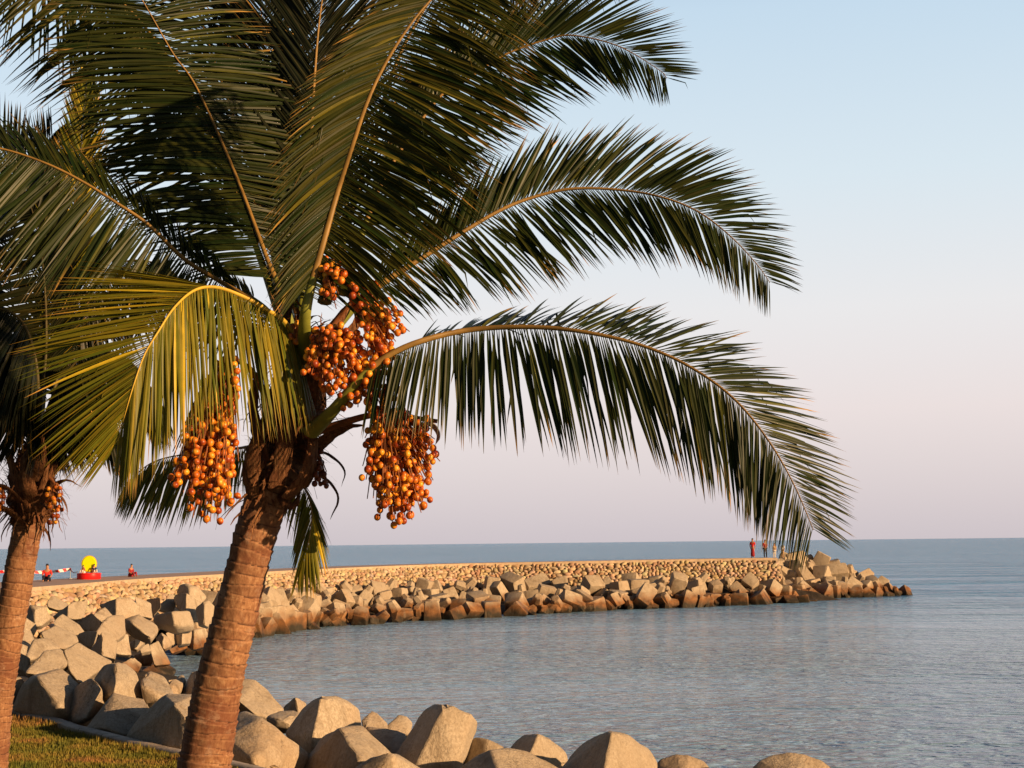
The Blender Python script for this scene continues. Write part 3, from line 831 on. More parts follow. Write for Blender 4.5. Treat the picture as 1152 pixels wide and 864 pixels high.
def trunk(root, pxs, zb, seg_h=.08, seed=1, R_=None, ns=56):
    rr = random.Random(seed)
    ctr = [p[0] for p in pxs]; rad = [p[1] for p in pxs]
    path = catmull(ctr, 420)
    L = sum((path[i+1]-path[i]).length for i in range(len(path)-1))
    # ring boundaries
    bounds = [0]
    while bounds[-1] < L: bounds.append(bounds[-1]+seg_h*rr.uniform(.6, 1.35))
    tilts = [(rr.uniform(0, 6.28), rr.uniform(.006, .028)) for _ in bounds]
    dep = [rr.uniform(.4, 1.15) for _ in bounds]; rnd = [rr.random() for _ in bounds]
    V, Fc, Cc = [], [], []
    N = len(path); s = 0
    a0 = Vector((1, 0, 0))
    for i, p in enumerate(path):
        t = (path[min(N-1, i+1)]-path[max(0, i-1)]).normalized()
        a = (a0-t*a0.dot(t)).normalized(); b = t.cross(a)
        if i: s += (p-path[i-1]).length
        r = prof(i/(N-1), [(k/(len(rad)-1), v) for k, v in enumerate(rad)])
        for k in range(ns):
            th = 6.2832*k/ns
            wob = .009*noise.noise(Vector((math.cos(th)*1.6, math.sin(th)*1.6, s*2.2+seed)))+.005*noise.noise(Vector((math.cos(th)*5, math.sin(th)*5, s*3)))
            # which ring
            ss = s
            j = 0
            best = None
            import bisect
            def edge(q): return bounds[q]+tilts[q][1]*math.sin(th+tilts[q][0])*1.6
            j = bisect.bisect_right(bounds, s+wob)-1; j = max(0, min(len(bounds)-2, j))
            if s+wob < edge(j) and j > 0: j -= 1
            elif s+wob > edge(j+1) and j < len(bounds)-2: j += 1
            u = (s+wob-edge(j))/max(.02, edge(j+1)-edge(j)); u = min(1, max(0, u))
            # old leaf scar: rises slowly then drops back sharply at the top
            rr_ = r*(1+.075*dep[j]*(u**1.5)-.037)+.006*noise.noise(Vector((math.cos(th)*3, math.sin(th)*3, s*9)))
            rr_ += .012*noise.noise(Vector((math.cos(th)*1.2, math.sin(th)*1.2, s*1.1)))
            V.append(p+a*math.cos(th)*rr_+b*math.sin(th)*rr_); Cc.append((u, rnd[j], 0))
    for i in range(N-1):
        for k in range(ns):
            k2 = (k+1) % ns
            Fc.append((i*ns+k, i*ns+k2, (i+1)*ns+k2, (i+1)*ns+k))
    Fc.append(tuple(range(ns))[::-1]); Fc.append(tuple((N-1)*ns+k for k in range(ns)))
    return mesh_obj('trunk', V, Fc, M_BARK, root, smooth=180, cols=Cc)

def bract(root, pts, r, name='bract', mat=None, flat=.35, parent=None, taper=None):
    V, Fc = [], []
    path = catmull([P(*p) for p in pts], 18)
    tube(V, Fc, path, (lambda t: r*prof(t, taper or [(0, .8), (.35, 1), (.75, .7), (1, .08)])), 10, flat)
    rr = random.Random(int(pts[0][0]*7+pts[-1][1]))
    V = [v+Vector((noise.noise(v*14), noise.noise(v*14+Vector((5, 0, 0))), noise.noise(v*14+Vector((0, 7, 0)))))*r*.22 for v in V]
    return mesh_obj(name, V, Fc, mat or M_BRACT, root, smooth=55)

def ico(sub=2):
    bm = bmesh.new(); bmesh.ops.create_icosphere(bm, subdivisions=sub, radius=1)
    v = [x.co.copy() for x in bm.verts]; f = [tuple(q.index for q in x.verts) for x in bm.faces]; bm.free(); return v, f
IV, IF = ico(2)
def fruit_proto(name, mat, r):
    me = bpy.data.meshes.new(name)
    vs = []
    for v in IV:
        q = v.copy(); q.z *= 1.08
        if q.z < -.95: q.z -= .07
        vs.append(tuple(q*r))
    me.from_pydata(vs, [], IF); me.materials.append(mat); me.polygons.foreach_set('use_smooth', [True]*len(IF)); return me
FR_R = .0295
FM = fruit_proto('fruit', M_FRUIT, FR_R); FMD = fruit_proto('fruit', M_FRUITD, FR_R*.8)

class Fruits:
    """plan all the bunches of a palm, make the 100 nearest and largest fruits parts and join the rest"""
    def __init__(s, root): s.root = root; s.all = []
    def bunch(s, O, C0, rad, n_str, seed, spacing=.05, start=.3, dark=False, path=None, maxn=999, fr=FR_R, label=None):
        rr = random.Random(seed); O = P(*O); c = P(*C0)
        k = C0[2]/F; rx, ry, rz = rad[0]*k, rad[1]*k, rad[2]*k
        V, Fc = [], []
        if path:
            pp = catmull([P(*q) for q in path], 20); tube(V, Fc, pp, lambda t: lerp(.038, .018, t), 8)
        mine = []
        for q in range(n_str):
            # end points fill the ellipsoid
            while True:
                e_ = Vector((rr.uniform(-1, 1), rr.uniform(-1, 1), rr.uniform(-1, 1)))
                if .35 < e_.length < 1: break
            E = c+Vector((e_.x*rx, e_.y*ry, e_.z*rz))
            m = O.lerp(E, .45)+Vector((0, 0, abs((E-O).z)*.12+.03))
            pth = catmull([O, m, E], 14)
            tube(V, Fc, pth, lambda t: lerp(.010, .004, t), 5)
            Ls = sum((pth[i+1]-pth[i]).length for i in range(13)); cur = Ls*start
            while cur < Ls and len(mine) < maxn:
                i = min(12, int(cur/Ls*13)); p = pth[i].lerp(pth[i+1], cur/Ls*13-i)
                p = p+Vector((rr.gauss(0, .022), rr.gauss(0, .022), rr.gauss(-.01, .022)))
                cur += spacing*rr.uniform(.4, .8)
                if all((p-x[0]).length > fr*1.62 for x in mine): mine.append((p, rr.uniform(.82, 1.12), rr.random()*6, dark))
        b = mesh_obj('fruit_bunch', V, Fc, M_STALK, s.root, smooth=70)
        if label: b['label'] = label
        for m in mine: s.all.append((m, b))
        return b
    def finish(s, cap=100):
        s.all.sort(key=lambda x: (x[0][0]-EV).length - (0 if not x[0][3] else -.5))
        print('fruits', len(s.all))
        for (p, sc_, rot, dk), b in s.all[:cap]:
            o = bpy.data.objects.new('fruit', FMD if dk else FM); C.objects.link(o); o.parent = b
            o.location = p-Vector(b['_wo']); o.scale = (sc_,)*3; o.rotation_euler = (rot*.2, rot*.13, rot)
        rest = s.all[cap:]
        if rest:
            V, Fc, mi = [], [], []
            for (p, sc_, rot, dk), b in rest:
                base = len(V); r = (FR_R*.8 if dk else FR_R)*sc_
                for v in IV: V.append(p+Vector((v.x, v.y, v.z*1.08))*r)
                for f in IF: Fc.append(tuple(base+q for q in f)); mi.append(1 if dk else 0)
            o = mesh_obj('fruits', V, Fc, [M_FRUIT, M_FRUITD], s.root, smooth=180, midx=mi); o['kind'] = 'stuff'

# ---- the big palm
D = 12.0
def tp(px, py, w, d=D): return (P(px, py, d), w*.5*d/F)
base = PZ(203, 1030, 0); 
baseP = Vector((P(196, 900, D).x, D-.0, 0))
trk = [(Vector((P(205, 1010, D).x-.0, D, -.35)), .29), (Vector((P(205, 1010, D).x, D, 0)), .265), tp(213, 930, 66), tp(229, 864, 60), tp(247, 765, 56), tp(266, 690, 52), tp(284, 615, 49), tp(297, 570, 46), tp(306, 545, 49), tp(318, 505, 58)]
palm = tag(empty('palm_tree', Vector((trk[1][0].x, D, 0))), 'large leaning palm in the foreground with ringed brown trunk and orange fruit bunches', 'palm tree')
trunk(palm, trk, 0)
# fibrous crown heart
V, Fc = [], []
tube(V, Fc, catmull([P(300, 560, D), P(310, 530, D), P(322, 490, D), P(334, 450, D), P(338, 405, D), P(340, 370, D)], 40),
     lambda t: prof(t, [(0, .15), (.15, .195), (.45, .24), (.7, .2), (1, .09)]), 28)
V = [v+Vector((noise.noise(v*5), noise.noise(v*5+Vector((9, 0, 0))), noise.noise(v*6)))*.07+Vector((noise.noise(v*22), noise.noise(v*22+Vector((9, 0, 0))), 0))*.022 for v in V]
mesh_obj('crown_heart', V, Fc, M_FIBRE, palm, smooth=60)
# old leaf bases and bracts
for pts, r, m in [
    ([(322,560,11.75),(345,535,11.7),(352,500,11.7),(350,470,11.8)], .085, M_BRACT),
    ([(285,560,11.8),(282,525,11.7),(292,490,11.7),(305,455,11.8)], .075, M_BRACT),
    ([(310,550,11.7),(318,520,11.65),(322,480,11.65),(330,440,11.7)], .08, M_FIBRE),
    ([(300,520,11.75),(288,480,11.7),(285,440,11.7),(300,400,11.8)], .08, M_FIBRE),
    ([(338,520,11.9),(362,498,11.8),(385,482,11.7),(410,478,11.6)], .075, M_BRACT),
    ([(345,470,11.7),(352,430,11.6),(366,385,11.6),(396,338,11.7)], .075, M_BRACT),
    ([(350,430,11.9),(375,392,11.8),(400,365,11.8),(418,328,11.9)], .06, M_BRACT),
    ([(330,430,11.6),(320,395,11.5),(324,350,11.6),(335,318,11.8)], .06, M_FIBRE),
    ([(318,430,11.9),(300,380,12),(285,345,12.1),(270,322,12.2)], .05, M_FIBRE),
    ([(360,470,11.6),(385,455,11.5),(400,425,11.5),(405,395,11.6)], .05, M_FIBRE),
    ([(345,530,11.9),(368,540,11.9),(380,560,11.9),(372,585,11.95)], .035, M_FIBRE),
    ([(352,505,11.9),(375,515,11.9),(388,530,11.9),(384,548,11.9)], .03, M_FIBRE),
    ([(330,545,12),(318,560,11.8),(330,570,11.75),(338,552,11.8)], .05, M_FIBRE)]:
    bract(palm, pts, r, 'bract' if m is M_BRACT else 'leaf_base', m)
bract(palm, [(478,474,11.6),(488,480,11.6),(494,489,11.6),(490,500,11.6)], .05, 'husk', M_GREYDRY)

U = lambda *a: a
fr = lambda *a, **k: frond(palm, *a, **k)
# back fronds first
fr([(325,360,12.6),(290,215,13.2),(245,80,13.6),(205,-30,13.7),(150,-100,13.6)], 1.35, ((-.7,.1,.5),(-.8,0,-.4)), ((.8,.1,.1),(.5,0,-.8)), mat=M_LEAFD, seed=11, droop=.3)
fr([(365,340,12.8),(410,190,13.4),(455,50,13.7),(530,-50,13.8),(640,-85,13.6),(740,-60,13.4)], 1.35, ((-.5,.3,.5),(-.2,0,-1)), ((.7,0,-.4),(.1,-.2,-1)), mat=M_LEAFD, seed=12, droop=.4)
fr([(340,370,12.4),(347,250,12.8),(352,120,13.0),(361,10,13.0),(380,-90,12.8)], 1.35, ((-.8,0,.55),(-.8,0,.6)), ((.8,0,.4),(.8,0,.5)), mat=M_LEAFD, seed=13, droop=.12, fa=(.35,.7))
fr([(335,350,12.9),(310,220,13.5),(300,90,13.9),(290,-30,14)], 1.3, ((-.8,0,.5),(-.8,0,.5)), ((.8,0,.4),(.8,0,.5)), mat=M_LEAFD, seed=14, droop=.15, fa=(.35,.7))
fr([(330,385,12.1),(318,335,12.2),(302,295,12.35),(264,194,12.6),(222,100,12.6),(194,59,12.5),(160,0,12.3),(128,-50,12)], 1.3, ((-1,-.25,-.1),(-1,-.2,-.2),(-1,-.2,-.35)), ((.75,.35,-.3),(.6,.4,.1)), mat=M_LEAF, seed=15, droop=.2, fa=(.1,.4), n=115, wid=.034)
fr([(318,360,12.7),(262,210,13.1),(205,90,13.2),(140,5,13.1),(70,-40,13),(-10,-60,12.9),(-80,-50,12.8)], 1.4, ((-.7,-.2,-.3),(-.3,-.2,-1)), ((.6,.2,-.5),(.1,.1,-1)), mat=M_LEAFG, seed=41, droop=.2, fa=(.1,.35))
# top right
fr([(385,330,12.4),(430,205,12.7),(492,112,12.9),(525,90,12.95),(567,62,13),(617,44,13),(646,40,12.95),(696,52,12.8),(742,79,12.7),(750,88,12.65)], .95, ((.1,.2,1),(.3,.1,1),(.85,.1,.55)), ((.75,-.2,-.65),(.4,-.2,-.9),(-.55,-.2,-.8)), mat=M_LEAF, seed=16, droop=.06, fa=(.35,.85), n=105)
# right middle
fr([(370,375,12.0),(412,332,12.05),(480,287,12.2),(560,238,12.4),(610,219,12.5),(650,212,12.5),(700,214,12.5),(745,222,12.4),(785,238,12.35),(822,266,12.3),(852,298,12.3),(866,318,12.3)], .94, ((-.15,.5,.8),(.0,.3,1),(.85,.2,.55)), ((.25,-.4,-1),(.0,-.3,-1),(-.8,-.25,-.65)), seed=17, droop=.16, fa=(.5,.85), n=125, t0=.12)
# right lower
fr([(350,486,11.6),(373,464,11.3),(400,432,11.15),(430,405,11.12),(470,385,11.15),(530,371,11.3),(600,368,11.2),(660,374,11.1),(720,388,11.05),(775,412,11.0),(825,448,10.95),(864,495,10.95),(893,545,10.95),(915,596,11.0)], 1.08, ((-.1,.9,.1),(.1,.85,.5),(.95,.4,.35)), ((-.3,-.3,-1),(-.12,-.25,-1),(-.85,-.25,-.5)), seed=18, droop=(.1,.26), fa=(.15,.85), n=130, t0=.17, r0=.052, ragged=.12, la=1.05, lb=1.05)
# left, running out of the picture
fr([(333,405,11.9),(300,350,11.9),(250,318,11.9),(208,292,11.8),(167,253,11.6),(132,229,11.5),(94,205,11.4),(52,184,11.3),(0,167,11.2),(-60,160,11.1),(-140,175,11)], 1.15, ((-.2,-.3,-1),(-.3,-.3,-.95),(-.25,-.3,-1)), ((-.2,.7,.5),(-.3,.6,.6)), seed=19, droop=.18, fa=(.1,.5), n=120, lb=.8)
# lower hanging fronds behind the trunk
fr([(300,500,12.4),(262,505,12.8),(215,510,13.0),(172,520,13.2),(140,545,13.3)], .78, ((.0,-.2,-1),(-.1,-.2,-1)), ((0,.4,-1),(-.2,.2,-1)), mat=M_LEAFY, seed=20, droop=.3, n=36, r0=.03)
fr([(318,518,12.2),(338,540,12.0),(350,570,11.9),(348,605,11.8),(336,642,11.8)], .56, ((.55,-.2,-.7),(.1,0,-1)), ((-.5,0,-.85),(-.35,0,-1)), mat=M_LEAFY, seed=21, droop=.3, n=24, r0=.02, fa=(.3,.5), wid=.03)
# the centre frond reaching up in front
fr([(344,405,11.6),(343,358,11.2),(352,315,11.15),(366,265,11.15),(380,215,11.2),(396,165,11.1),(412,118,11.05),(430,78,11.05),(453,40,11.05),(480,5,11.1),(520,-35,11.2),(560,-55,11.3)], 1.28, ((-.8,-.3,-.65),(-1,-.35,-.45),(-1,-.3,-.2)), ((.95,-.15,-.35),(1,-.1,-.25),(.8,-.1,-.5)), mat=M_LEAFG, seed=22, droop=.26, fa=(-.3,.12), n=125, t0=.2, r0=.054, la=.72, ragged=.08)
# the yellow arching frond in front
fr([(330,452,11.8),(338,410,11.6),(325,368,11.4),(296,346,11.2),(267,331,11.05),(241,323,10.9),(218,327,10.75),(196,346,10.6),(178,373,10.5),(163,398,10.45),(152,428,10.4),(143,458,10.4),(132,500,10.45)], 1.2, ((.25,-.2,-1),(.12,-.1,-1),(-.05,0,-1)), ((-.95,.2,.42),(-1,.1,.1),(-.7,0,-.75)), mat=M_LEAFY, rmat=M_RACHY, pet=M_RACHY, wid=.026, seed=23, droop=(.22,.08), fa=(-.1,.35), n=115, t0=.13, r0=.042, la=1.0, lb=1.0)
def fibres(root, pts, rr0, nf, seed, L0=(.12, .42)):
    rr = random.Random(seed); V, Fc = [], []
    path = catmull([P(*p) for p in pts], 40)
    for q in range(nf):
        t = rr.random(); i = int(t*38); p = path[i]; T = (path[i+1]-path[i]).normalized()
        th = rr.random()*6.28; nrm = (Vector((math.cos(th), math.sin(th), 0))-T*T.dot(Vector((math.cos(th), math.sin(th), 0)))).normalized()
        p = p+nrm*rr0(t)*rr.uniform(.75, 1.0); L = rr.uniform(*L0)
        d = (nrm*rr.uniform(.15, .9)+T*rr.choice((1, 1, -.8))*rr.uniform(.3, 1)).normalized()
        w_ = rr.uniform(.004, .022); sd = d.cross(nrm).normalized(); b = len(V); S = 5
        for j in range(S+1):
            v = j/S; ww = w_*(1-v**2)+.0015
            V.append(p-sd*ww); V.append(p+sd*ww+nrm*.004)
            d = (d+Vector((rr.gauss(0, .2), rr.gauss(0, .2), rr.gauss(-.22, .15)))).normalized(); p = p+d*L/S
        for j in range(S): Fc.append((b+j*2, b+j*2+1, b+j*2+3, b+j*2+2))
    return mesh_obj('fibres', V, Fc, M_BRACT, root)
fibres(palm, [(296,568,D),(310,530,D),(322,490,D),(334,450,D),(338,405,D),(342,350,D)], lambda t: prof(t, [(0, .17), (.2, .22), (.5, .25), (1, .14)]), 420, 3)
# fruit bunches
fb = Fruits(palm)
fb.bunch((430,466,11.45), (451,522,11.4), (46,34,68), 180, 1, start=.12, maxn=380, path=[(345,490,11.75),(385,476,11.6),(430,466,11.45),(492,474,11.45)], label='heavy round bunch of orange fruit hanging right of the trunk')
fb.bunch((365,372,11.3), (380,408,11.15), (38,24,40), 84, 2, start=.1, maxn=170, path=[(345,430,11.7),(355,395,11.5),(365,372,11.45)], label='dense orange bunch in the middle of the crown')
fb.bunch((395,340,11.3), (430,368,11.15), (36,22,32), 44, 3, start=.25, maxn=85, path=[(352,410,11.7),(375,365,11.6),(395,340,11.5)], label='loose spray of orange fruit at the right of the crown')
fb.bunch((425,365,11.3), (430,410,11.2), (22,18,46), 30, 33, start=.15, maxn=70)
fb.bunch((405,412,11.3), (408,448,11.2), (34,20,28), 34, 34, start=.1, maxn=80)
fb.bunch((258,400,11.1), (230,528,10.88), (42,30,62), 130, 4, start=.25, maxn=330, path=[(310,470,11.7),(285,420,11.4),(258,400,11.2)], label='long bunch of orange fruit hanging behind the yellow frond left of the trunk')
fb.bunch((258,395,11.0), (258,460,10.88), (14,14,54), 14, 44, start=.15, maxn=42)
fb.bunch((360,300,11.4), (376,322,11.05), (18,14,34), 22, 5, start=.1, maxn=42)
fb.bunch((335,362,11.4), (338,376,11.35), (13,10,16), 10, 6, start=.1, maxn=12)
fb.bunch((392,312,11.4), (410,328,11.15), (24,14,18), 20, 7, start=.1, maxn=36)
fb.bunch((352,508,11.8), (360,538,11.8), (15,12,26), 12, 8, start=.2, maxn=24, dark=True, path=[(335,500,11.9),(352,508,11.8)], label='small bunch of dark shrivelled fruit under the crown')
fb.finish(100)
for o in list(palm.children): pass

# ---- the small palm at the left edge
DB = 17.5
palm2 = tag(empty('palm_tree', Vector((P(-16, 840, DB).x, DB, 0))), 'smaller palm at the left edge of the picture with shaggy brown crown', 'palm tree')
def tq(px, py, w): return (P(px, py, DB), w*.5*DB/F)
trk = [(Vector((P(-16, 860, DB).x, DB, -.35)), .27), (Vector((P(-14, 860, DB).x, DB, 0)), .24), tq(-6, 800, 38), tq(3, 745, 36), tq(11, 700, 35), tq(19, 660, 34), tq(27, 616, 33), tq(32, 590, 32), tq(36, 560, 36)]
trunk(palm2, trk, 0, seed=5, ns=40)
V, Fc = [], []
tube(V, Fc, catmull([P(31, 592, DB), P(34, 565, DB), P(36, 540, DB), P(40, 510, DB), P(42, 480, DB)], 30), lambda t: prof(t, [(0, .17), (.2, .27), (.6, .25), (1, .12)]), 24)
V = [v+Vector((noise.noise(v*5), noise.noise(v*5+Vector((9, 0, 0))), noise.noise(v*6)))*.08+Vector((noise.noise(v*22), noise.noise(v*22+Vector((9, 0, 0))), 0))*.03 for v in V]
mesh_obj('crown_heart', V, Fc, M_FIBRE, palm2, smooth=60)
for pts, r in [([(30,575,17.2),(20,545,17.1),(12,520,17.1),(8,498,17.2)], .10), ([(35,570,17.2),(32,545,17.0),(28,522,17.0),(34,500,17.1)], .10),
               ([(40,575,17.2),(52,548,17.1),(60,525,17.1),(78,512,17.2)], .09), ([(28,590,17.3),(10,575,17.2),(-6,570,17.1),(-20,590,17.1)], .09),
               ([(45,560,17.2),(62,545,17.1),(76,540,17.0),(92,548,17.0)], .05), ([(42,545,17.2),(60,530,17.2),(74,520,17.2),(90,500,17.2)], .06),
               ([(38,540,17.0),(44,520,16.9),(46,500,17.0),(44,480,17.1)], .08), ([(25,565,17.1),(8,550,17.0),(-8,545,17.0),(-22,535,17.0)], .07),
               ([(50,550,17.1),(66,556,17.0),(74,568,17.0),(76,580,17.0)], .035), ([(46,566,17.1),(55,574,17.0),(60,588,17.0),(57,600,17.0)], .03)]:
    bract(palm2, pts, r, 'bract' if r > .085 else 'leaf_base', M_BRACT if r > .085 else M_FIBRE)
fibres(palm2, [(31,590,DB),(34,565,DB),(36,540,DB),(40,510,DB),(42,478,DB)], lambda t: prof(t, [(0, .2), (.3, .3), (.6, .28), (1, .15)]), 330, 4, (.15, .5))
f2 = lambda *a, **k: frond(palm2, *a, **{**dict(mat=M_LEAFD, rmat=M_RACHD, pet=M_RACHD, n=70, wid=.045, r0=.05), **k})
f2([(42,510,17.5),(55,400,17.7),(76,280,17.9),(90,180,18),(96,110,18),(98,75,18)], .85, ((-.8,0,.4),(-.5,0,.8)), ((.8,0,.4),(.5,0,.8)), mat=M_LEAFY, seed=31, droop=.1, fa=(.5,.8))
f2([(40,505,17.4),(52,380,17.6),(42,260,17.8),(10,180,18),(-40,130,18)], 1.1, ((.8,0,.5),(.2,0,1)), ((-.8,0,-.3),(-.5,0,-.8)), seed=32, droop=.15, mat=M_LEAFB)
f2([(45,500,17.3),(72,425,17.2),(108,395,17.1),(150,410,17.1),(185,460,17.1)], 1.2, ((0,-.2,-1),(0,-.2,-1)), ((0,.6,-.8),(.1,.4,-.8)), seed=33, droop=.3)
f2([(36,500,17.2),(42,425,17.0),(28,367,16.9),(0,347,16.8),(-50,342,16.7),(-110,370,16.7)], 1.25, ((.1,-.3,-1),(0,-.2,-1)), ((-.2,.5,-.6),(-.2,.5,-.7)), seed=34, droop=.3)
f2([(48,500,17.6),(80,370,18),(128,300,18.2),(185,300,18.3),(235,350,18.4)], 1.25, ((-.1,0,-1),(0,0,-1)), ((0,.6,-.4),(.2,.5,-.6)), seed=35, droop=.3)
f2([(38,500,17.1),(32,440,16.9),(15,405,16.8),(-10,395,16.7),(-50,410,16.7)], 1.1, ((.4,-.3,-1),(0,-.2,-1)), ((-.4,.2,-.8),(-.2,.3,-.9)), seed=36, droop=.35)
f2([(48,505,17.2),(85,462,17.1),(118,465,17.0),(142,505,17.0)], .85, ((-.1,-.2,-1),(0,-.2,-1)), ((.2,.4,-.7),(.3,.3,-.8)), seed=37, droop=.3, n=50)
f2([(40,505,17.3),(62,440,16.9),(88,420,16.7),(105,425,16.6)], 1.0, ((-.3,-.2,-1),(-.1,-.2,-1)), ((.2,.2,-1),(.1,.2,-1)), seed=38, droop=.3, n=50)
f2([(42,500,17.7),(20,380,18),(10,280,18.2),(30,200,18.3),(60,150,18.3)], 1.1, ((-.8,0,-.3),(-.5,0,.7)), ((.8,0,-.4),(.6,0,.3)), seed=39, droop=.25)
fb2 = Fruits(palm2)
fb2.bunch((62,545,17.0), (62,570,17.0), (10,9,26), 12, 51, start=.25, maxn=26, path=[(44,545,17.2),(54,538,17.1),(62,545,17.0)], label='small orange fruit bunch under the crown')
fb2.bunch((4,550,17.0), (-2,572,17.0), (10,9,18), 8, 52, start=.25, maxn=14)
fb2.finish(60)

# ---------------------------------------------------------------- people and things on the pier
def cloth(name, col): return simple(name, col, .85, .15, 12)
M_SKIN = simple('skin', (.42, .22, .14), .6, .08, 12); M_HAIR = simple('hair', (.015, .012, .01), .6, .3, 20)
M_RED = cloth('red_cloth', (.62, .035, .03)); M_DRED = cloth('dark_red_cloth', (.30, .02, .03)); M_NAVY = cloth('navy_cloth', (.012, .013, .03))
M_WHITE = cloth('white_cloth', (.72, .66, .60)); M_TAN = cloth('tan_cloth', (.55, .36, .20)); M_BLACK = cloth('black_cloth', (.015, .014, .016)); M_ORG = cloth('orange_cloth', (.75, .28, .10))
def skin(name, J, E, rad, mat, parent, sub=1):
    me = bpy.data.meshes.new(name); me.from_pydata([tuple(j) for j in J], E, [])
    o = bpy.data.objects.new(name, me); C.objects.link(o)
    m = o.modifiers.new('s', 'SKIN'); m.use_smooth_shade = True
    for i, r in enumerate(rad):
        me.skin_vertices[0].data[i].radius = (r, r) if not isinstance(r, tuple) else r
        me.skin_vertices[0].data[i].use_root = (i == 0)
    s = o.modifiers.new('u', 'SUBSURF'); s.levels = sub; s.render_levels = sub
    dg = bpy.context.evaluated_depsgraph_get(); nm = bpy.data.meshes.new_from_object(o.evaluated_get(dg))
    bpy.data.objects.remove(o); nm.materials.clear(); nm.materials.append(mat)
    o = bpy.data.objects.new(name, nm); C.objects.link(o); o.parent = parent; return o
def person(loc, yaw, pose, top, bottom, label, h=1.7, legs_mat=None, dress=False):
    root = empty('person', loc); root.rotation_euler = (0, 0, yaw)
    tag(root, label, 'person')
    k = h/1.7
    def S(*a): return [tuple(q*k for q in v) for v in a]
    if pose == 'stand':
        hip = .90; J = S((0,0,hip),(0,.0,1.12),(0,.0,1.36),(0,-.01,1.46),(0,-.02,1.58),(0,-.02,1.66),
                (.17,0,1.38),(.22,.02,1.12),(.20,-.06,.90),(.20,-.08,.82),(-.17,0,1.38),(-.22,.02,1.12),(-.20,-.06,.90),(-.20,-.08,.82),
                (.09,0,.86),(.10,-.01,.48),(.10,.02,.08),(.10,-.12,.03),(-.09,0,.86),(-.11,.03,.48),(-.12,.06,.08),(-.12,-.08,.03))
    else:
        J = S((0,0,.10),(0,.02,.32),(0,-.02,.56),(0,-.05,.66),(0,-.08,.78),(0,-.08,.86),
              (.17,-.02,.57),(.24,-.06,.34),(.20,-.26,.24),(.17,-.34,.24),(-.17,-.02,.57),(-.24,-.06,.34),(-.20,-.26,.24),(-.17,-.34,.24),
              (.09,-.03,.10),(.14,-.40,.34),(.12,-.46,.05),(.12,-.58,.03),(-.09,-.03,.10),(-.14,-.42,.30),(-.13,-.50,.05),(-.13,-.62,.03))
    E = [(0,1),(1,2),(2,3),(3,4),(4,5),(2,6),(6,7),(7,8),(8,9),(2,10),(10,11),(11,12),(12,13),(0,14),(14,15),(15,16),(16,17),(0,18),(18,19),(19,20),(20,21)]
    rad = [.12,.115,.12,.05,.088,.075,.05,.04,.03,.035,.05,.04,.03,.035,.085,.055,.04,.035,.085,.055,.04,.035]
    skin('body', J, E, [r*k for r in rad], M_SKIN, root, 2)
    tj = [J[i] for i in (0,1,2,6,7,10,11)]; skin('shirt', tj, [(0,1),(1,2),(2,3),(3,4),(2,5),(5,6)], [r*k for r in (.145,.14,.142,.066,.052,.066,.052)], top, root, 2)
    if dress:
        a = J[0]; skin('skirt', [a, (a[0], a[1], a[2]*.6), (a[0], a[1], a[2]*.15)], [(0,1),(1,2)], [.15*k,.18*k,.21*k], bottom, root, 2)
    else:
        bj = [J[i] for i in (0,14,15,16,18,19,20)]; skin('trousers', bj, [(0,1),(1,2),(2,3),(0,4),(4,5),(5,6)], [r*k for r in (.14,.10,.07,.052,.10,.07,.052)], bottom, root, 2)
    hd_ = Vector(J[4]); skin('hair', [tuple(hd_+Vector((0, .035, .02))*k), tuple(hd_+Vector((0, .005, .11))*k), tuple(hd_+Vector((0, -.05, .10))*k)], [(0,1),(1,2)], [.102*k, .088*k, .05*k], M_HAIR, root, 2)
    return root
def deck_at(px, py): 
    p = PZ(px, py, DECK-.06); return p
def at_d(px, back):   # a point on the deck, `back` metres behind the front edge, at picture column px
    best = None
    for i in range(n_f):
        p = front[i]+fn(i)*back
        x, _ = px_of(p)
        if best is None or abs(x-px) < best[0]: best = (abs(x-px), i)
    i = best[1]; c = []
    for j in (max(0, i-1), i, min(n_f-1, i+1)):
        q = front[j]+fn(j)*back; c.append((px_of(q)[0], q))
    q = c[1][1].copy()
    for (xa, a), (xb, b) in ((c[0], c[1]), (c[1], c[2])):
        if (xa-px)*(xb-px) <= 0 and xa != xb: q = a.lerp(b, (px-xa)/(xb-xa))
    q.z -= .06; return q
n_f = n
person(at_d(847, 2.0), R(160), 'stand', M_RED, M_DRED, 'standing person draped in red cloth at the end of the pier', 2.0, dress=True)
person(at_d(861, 2.4), R(200), 'stand', M_DRED, M_BLACK, 'standing person in dark top and black trousers beside the red draped one', 1.85)
person(at_d(874, .8)+Vector((.2, 0, 0)), R(20), 'stand', M_TAN, M_WHITE, 'person in tan top and pale trousers nearest the heaped blocks', 1.5)
person(at_d(883, .8)+Vector((1.3, 1.5, 0)), R(-40), 'stand', M_WHITE, M_TAN, 'person in pale clothes at the very end of the pier', 1.5)
pm = deck_at(53, 654.0); person(pm, R(10), 'sit', M_RED, M_NAVY, 'person in red shirt and navy shorts seated on the pier near the barrier tape', 1.95)
pk = deck_at(147, 648.8); person(pk, R(60), 'sit', M_DRED, M_DRED, 'child in dark red seated alone on the pier edge', 1.6)
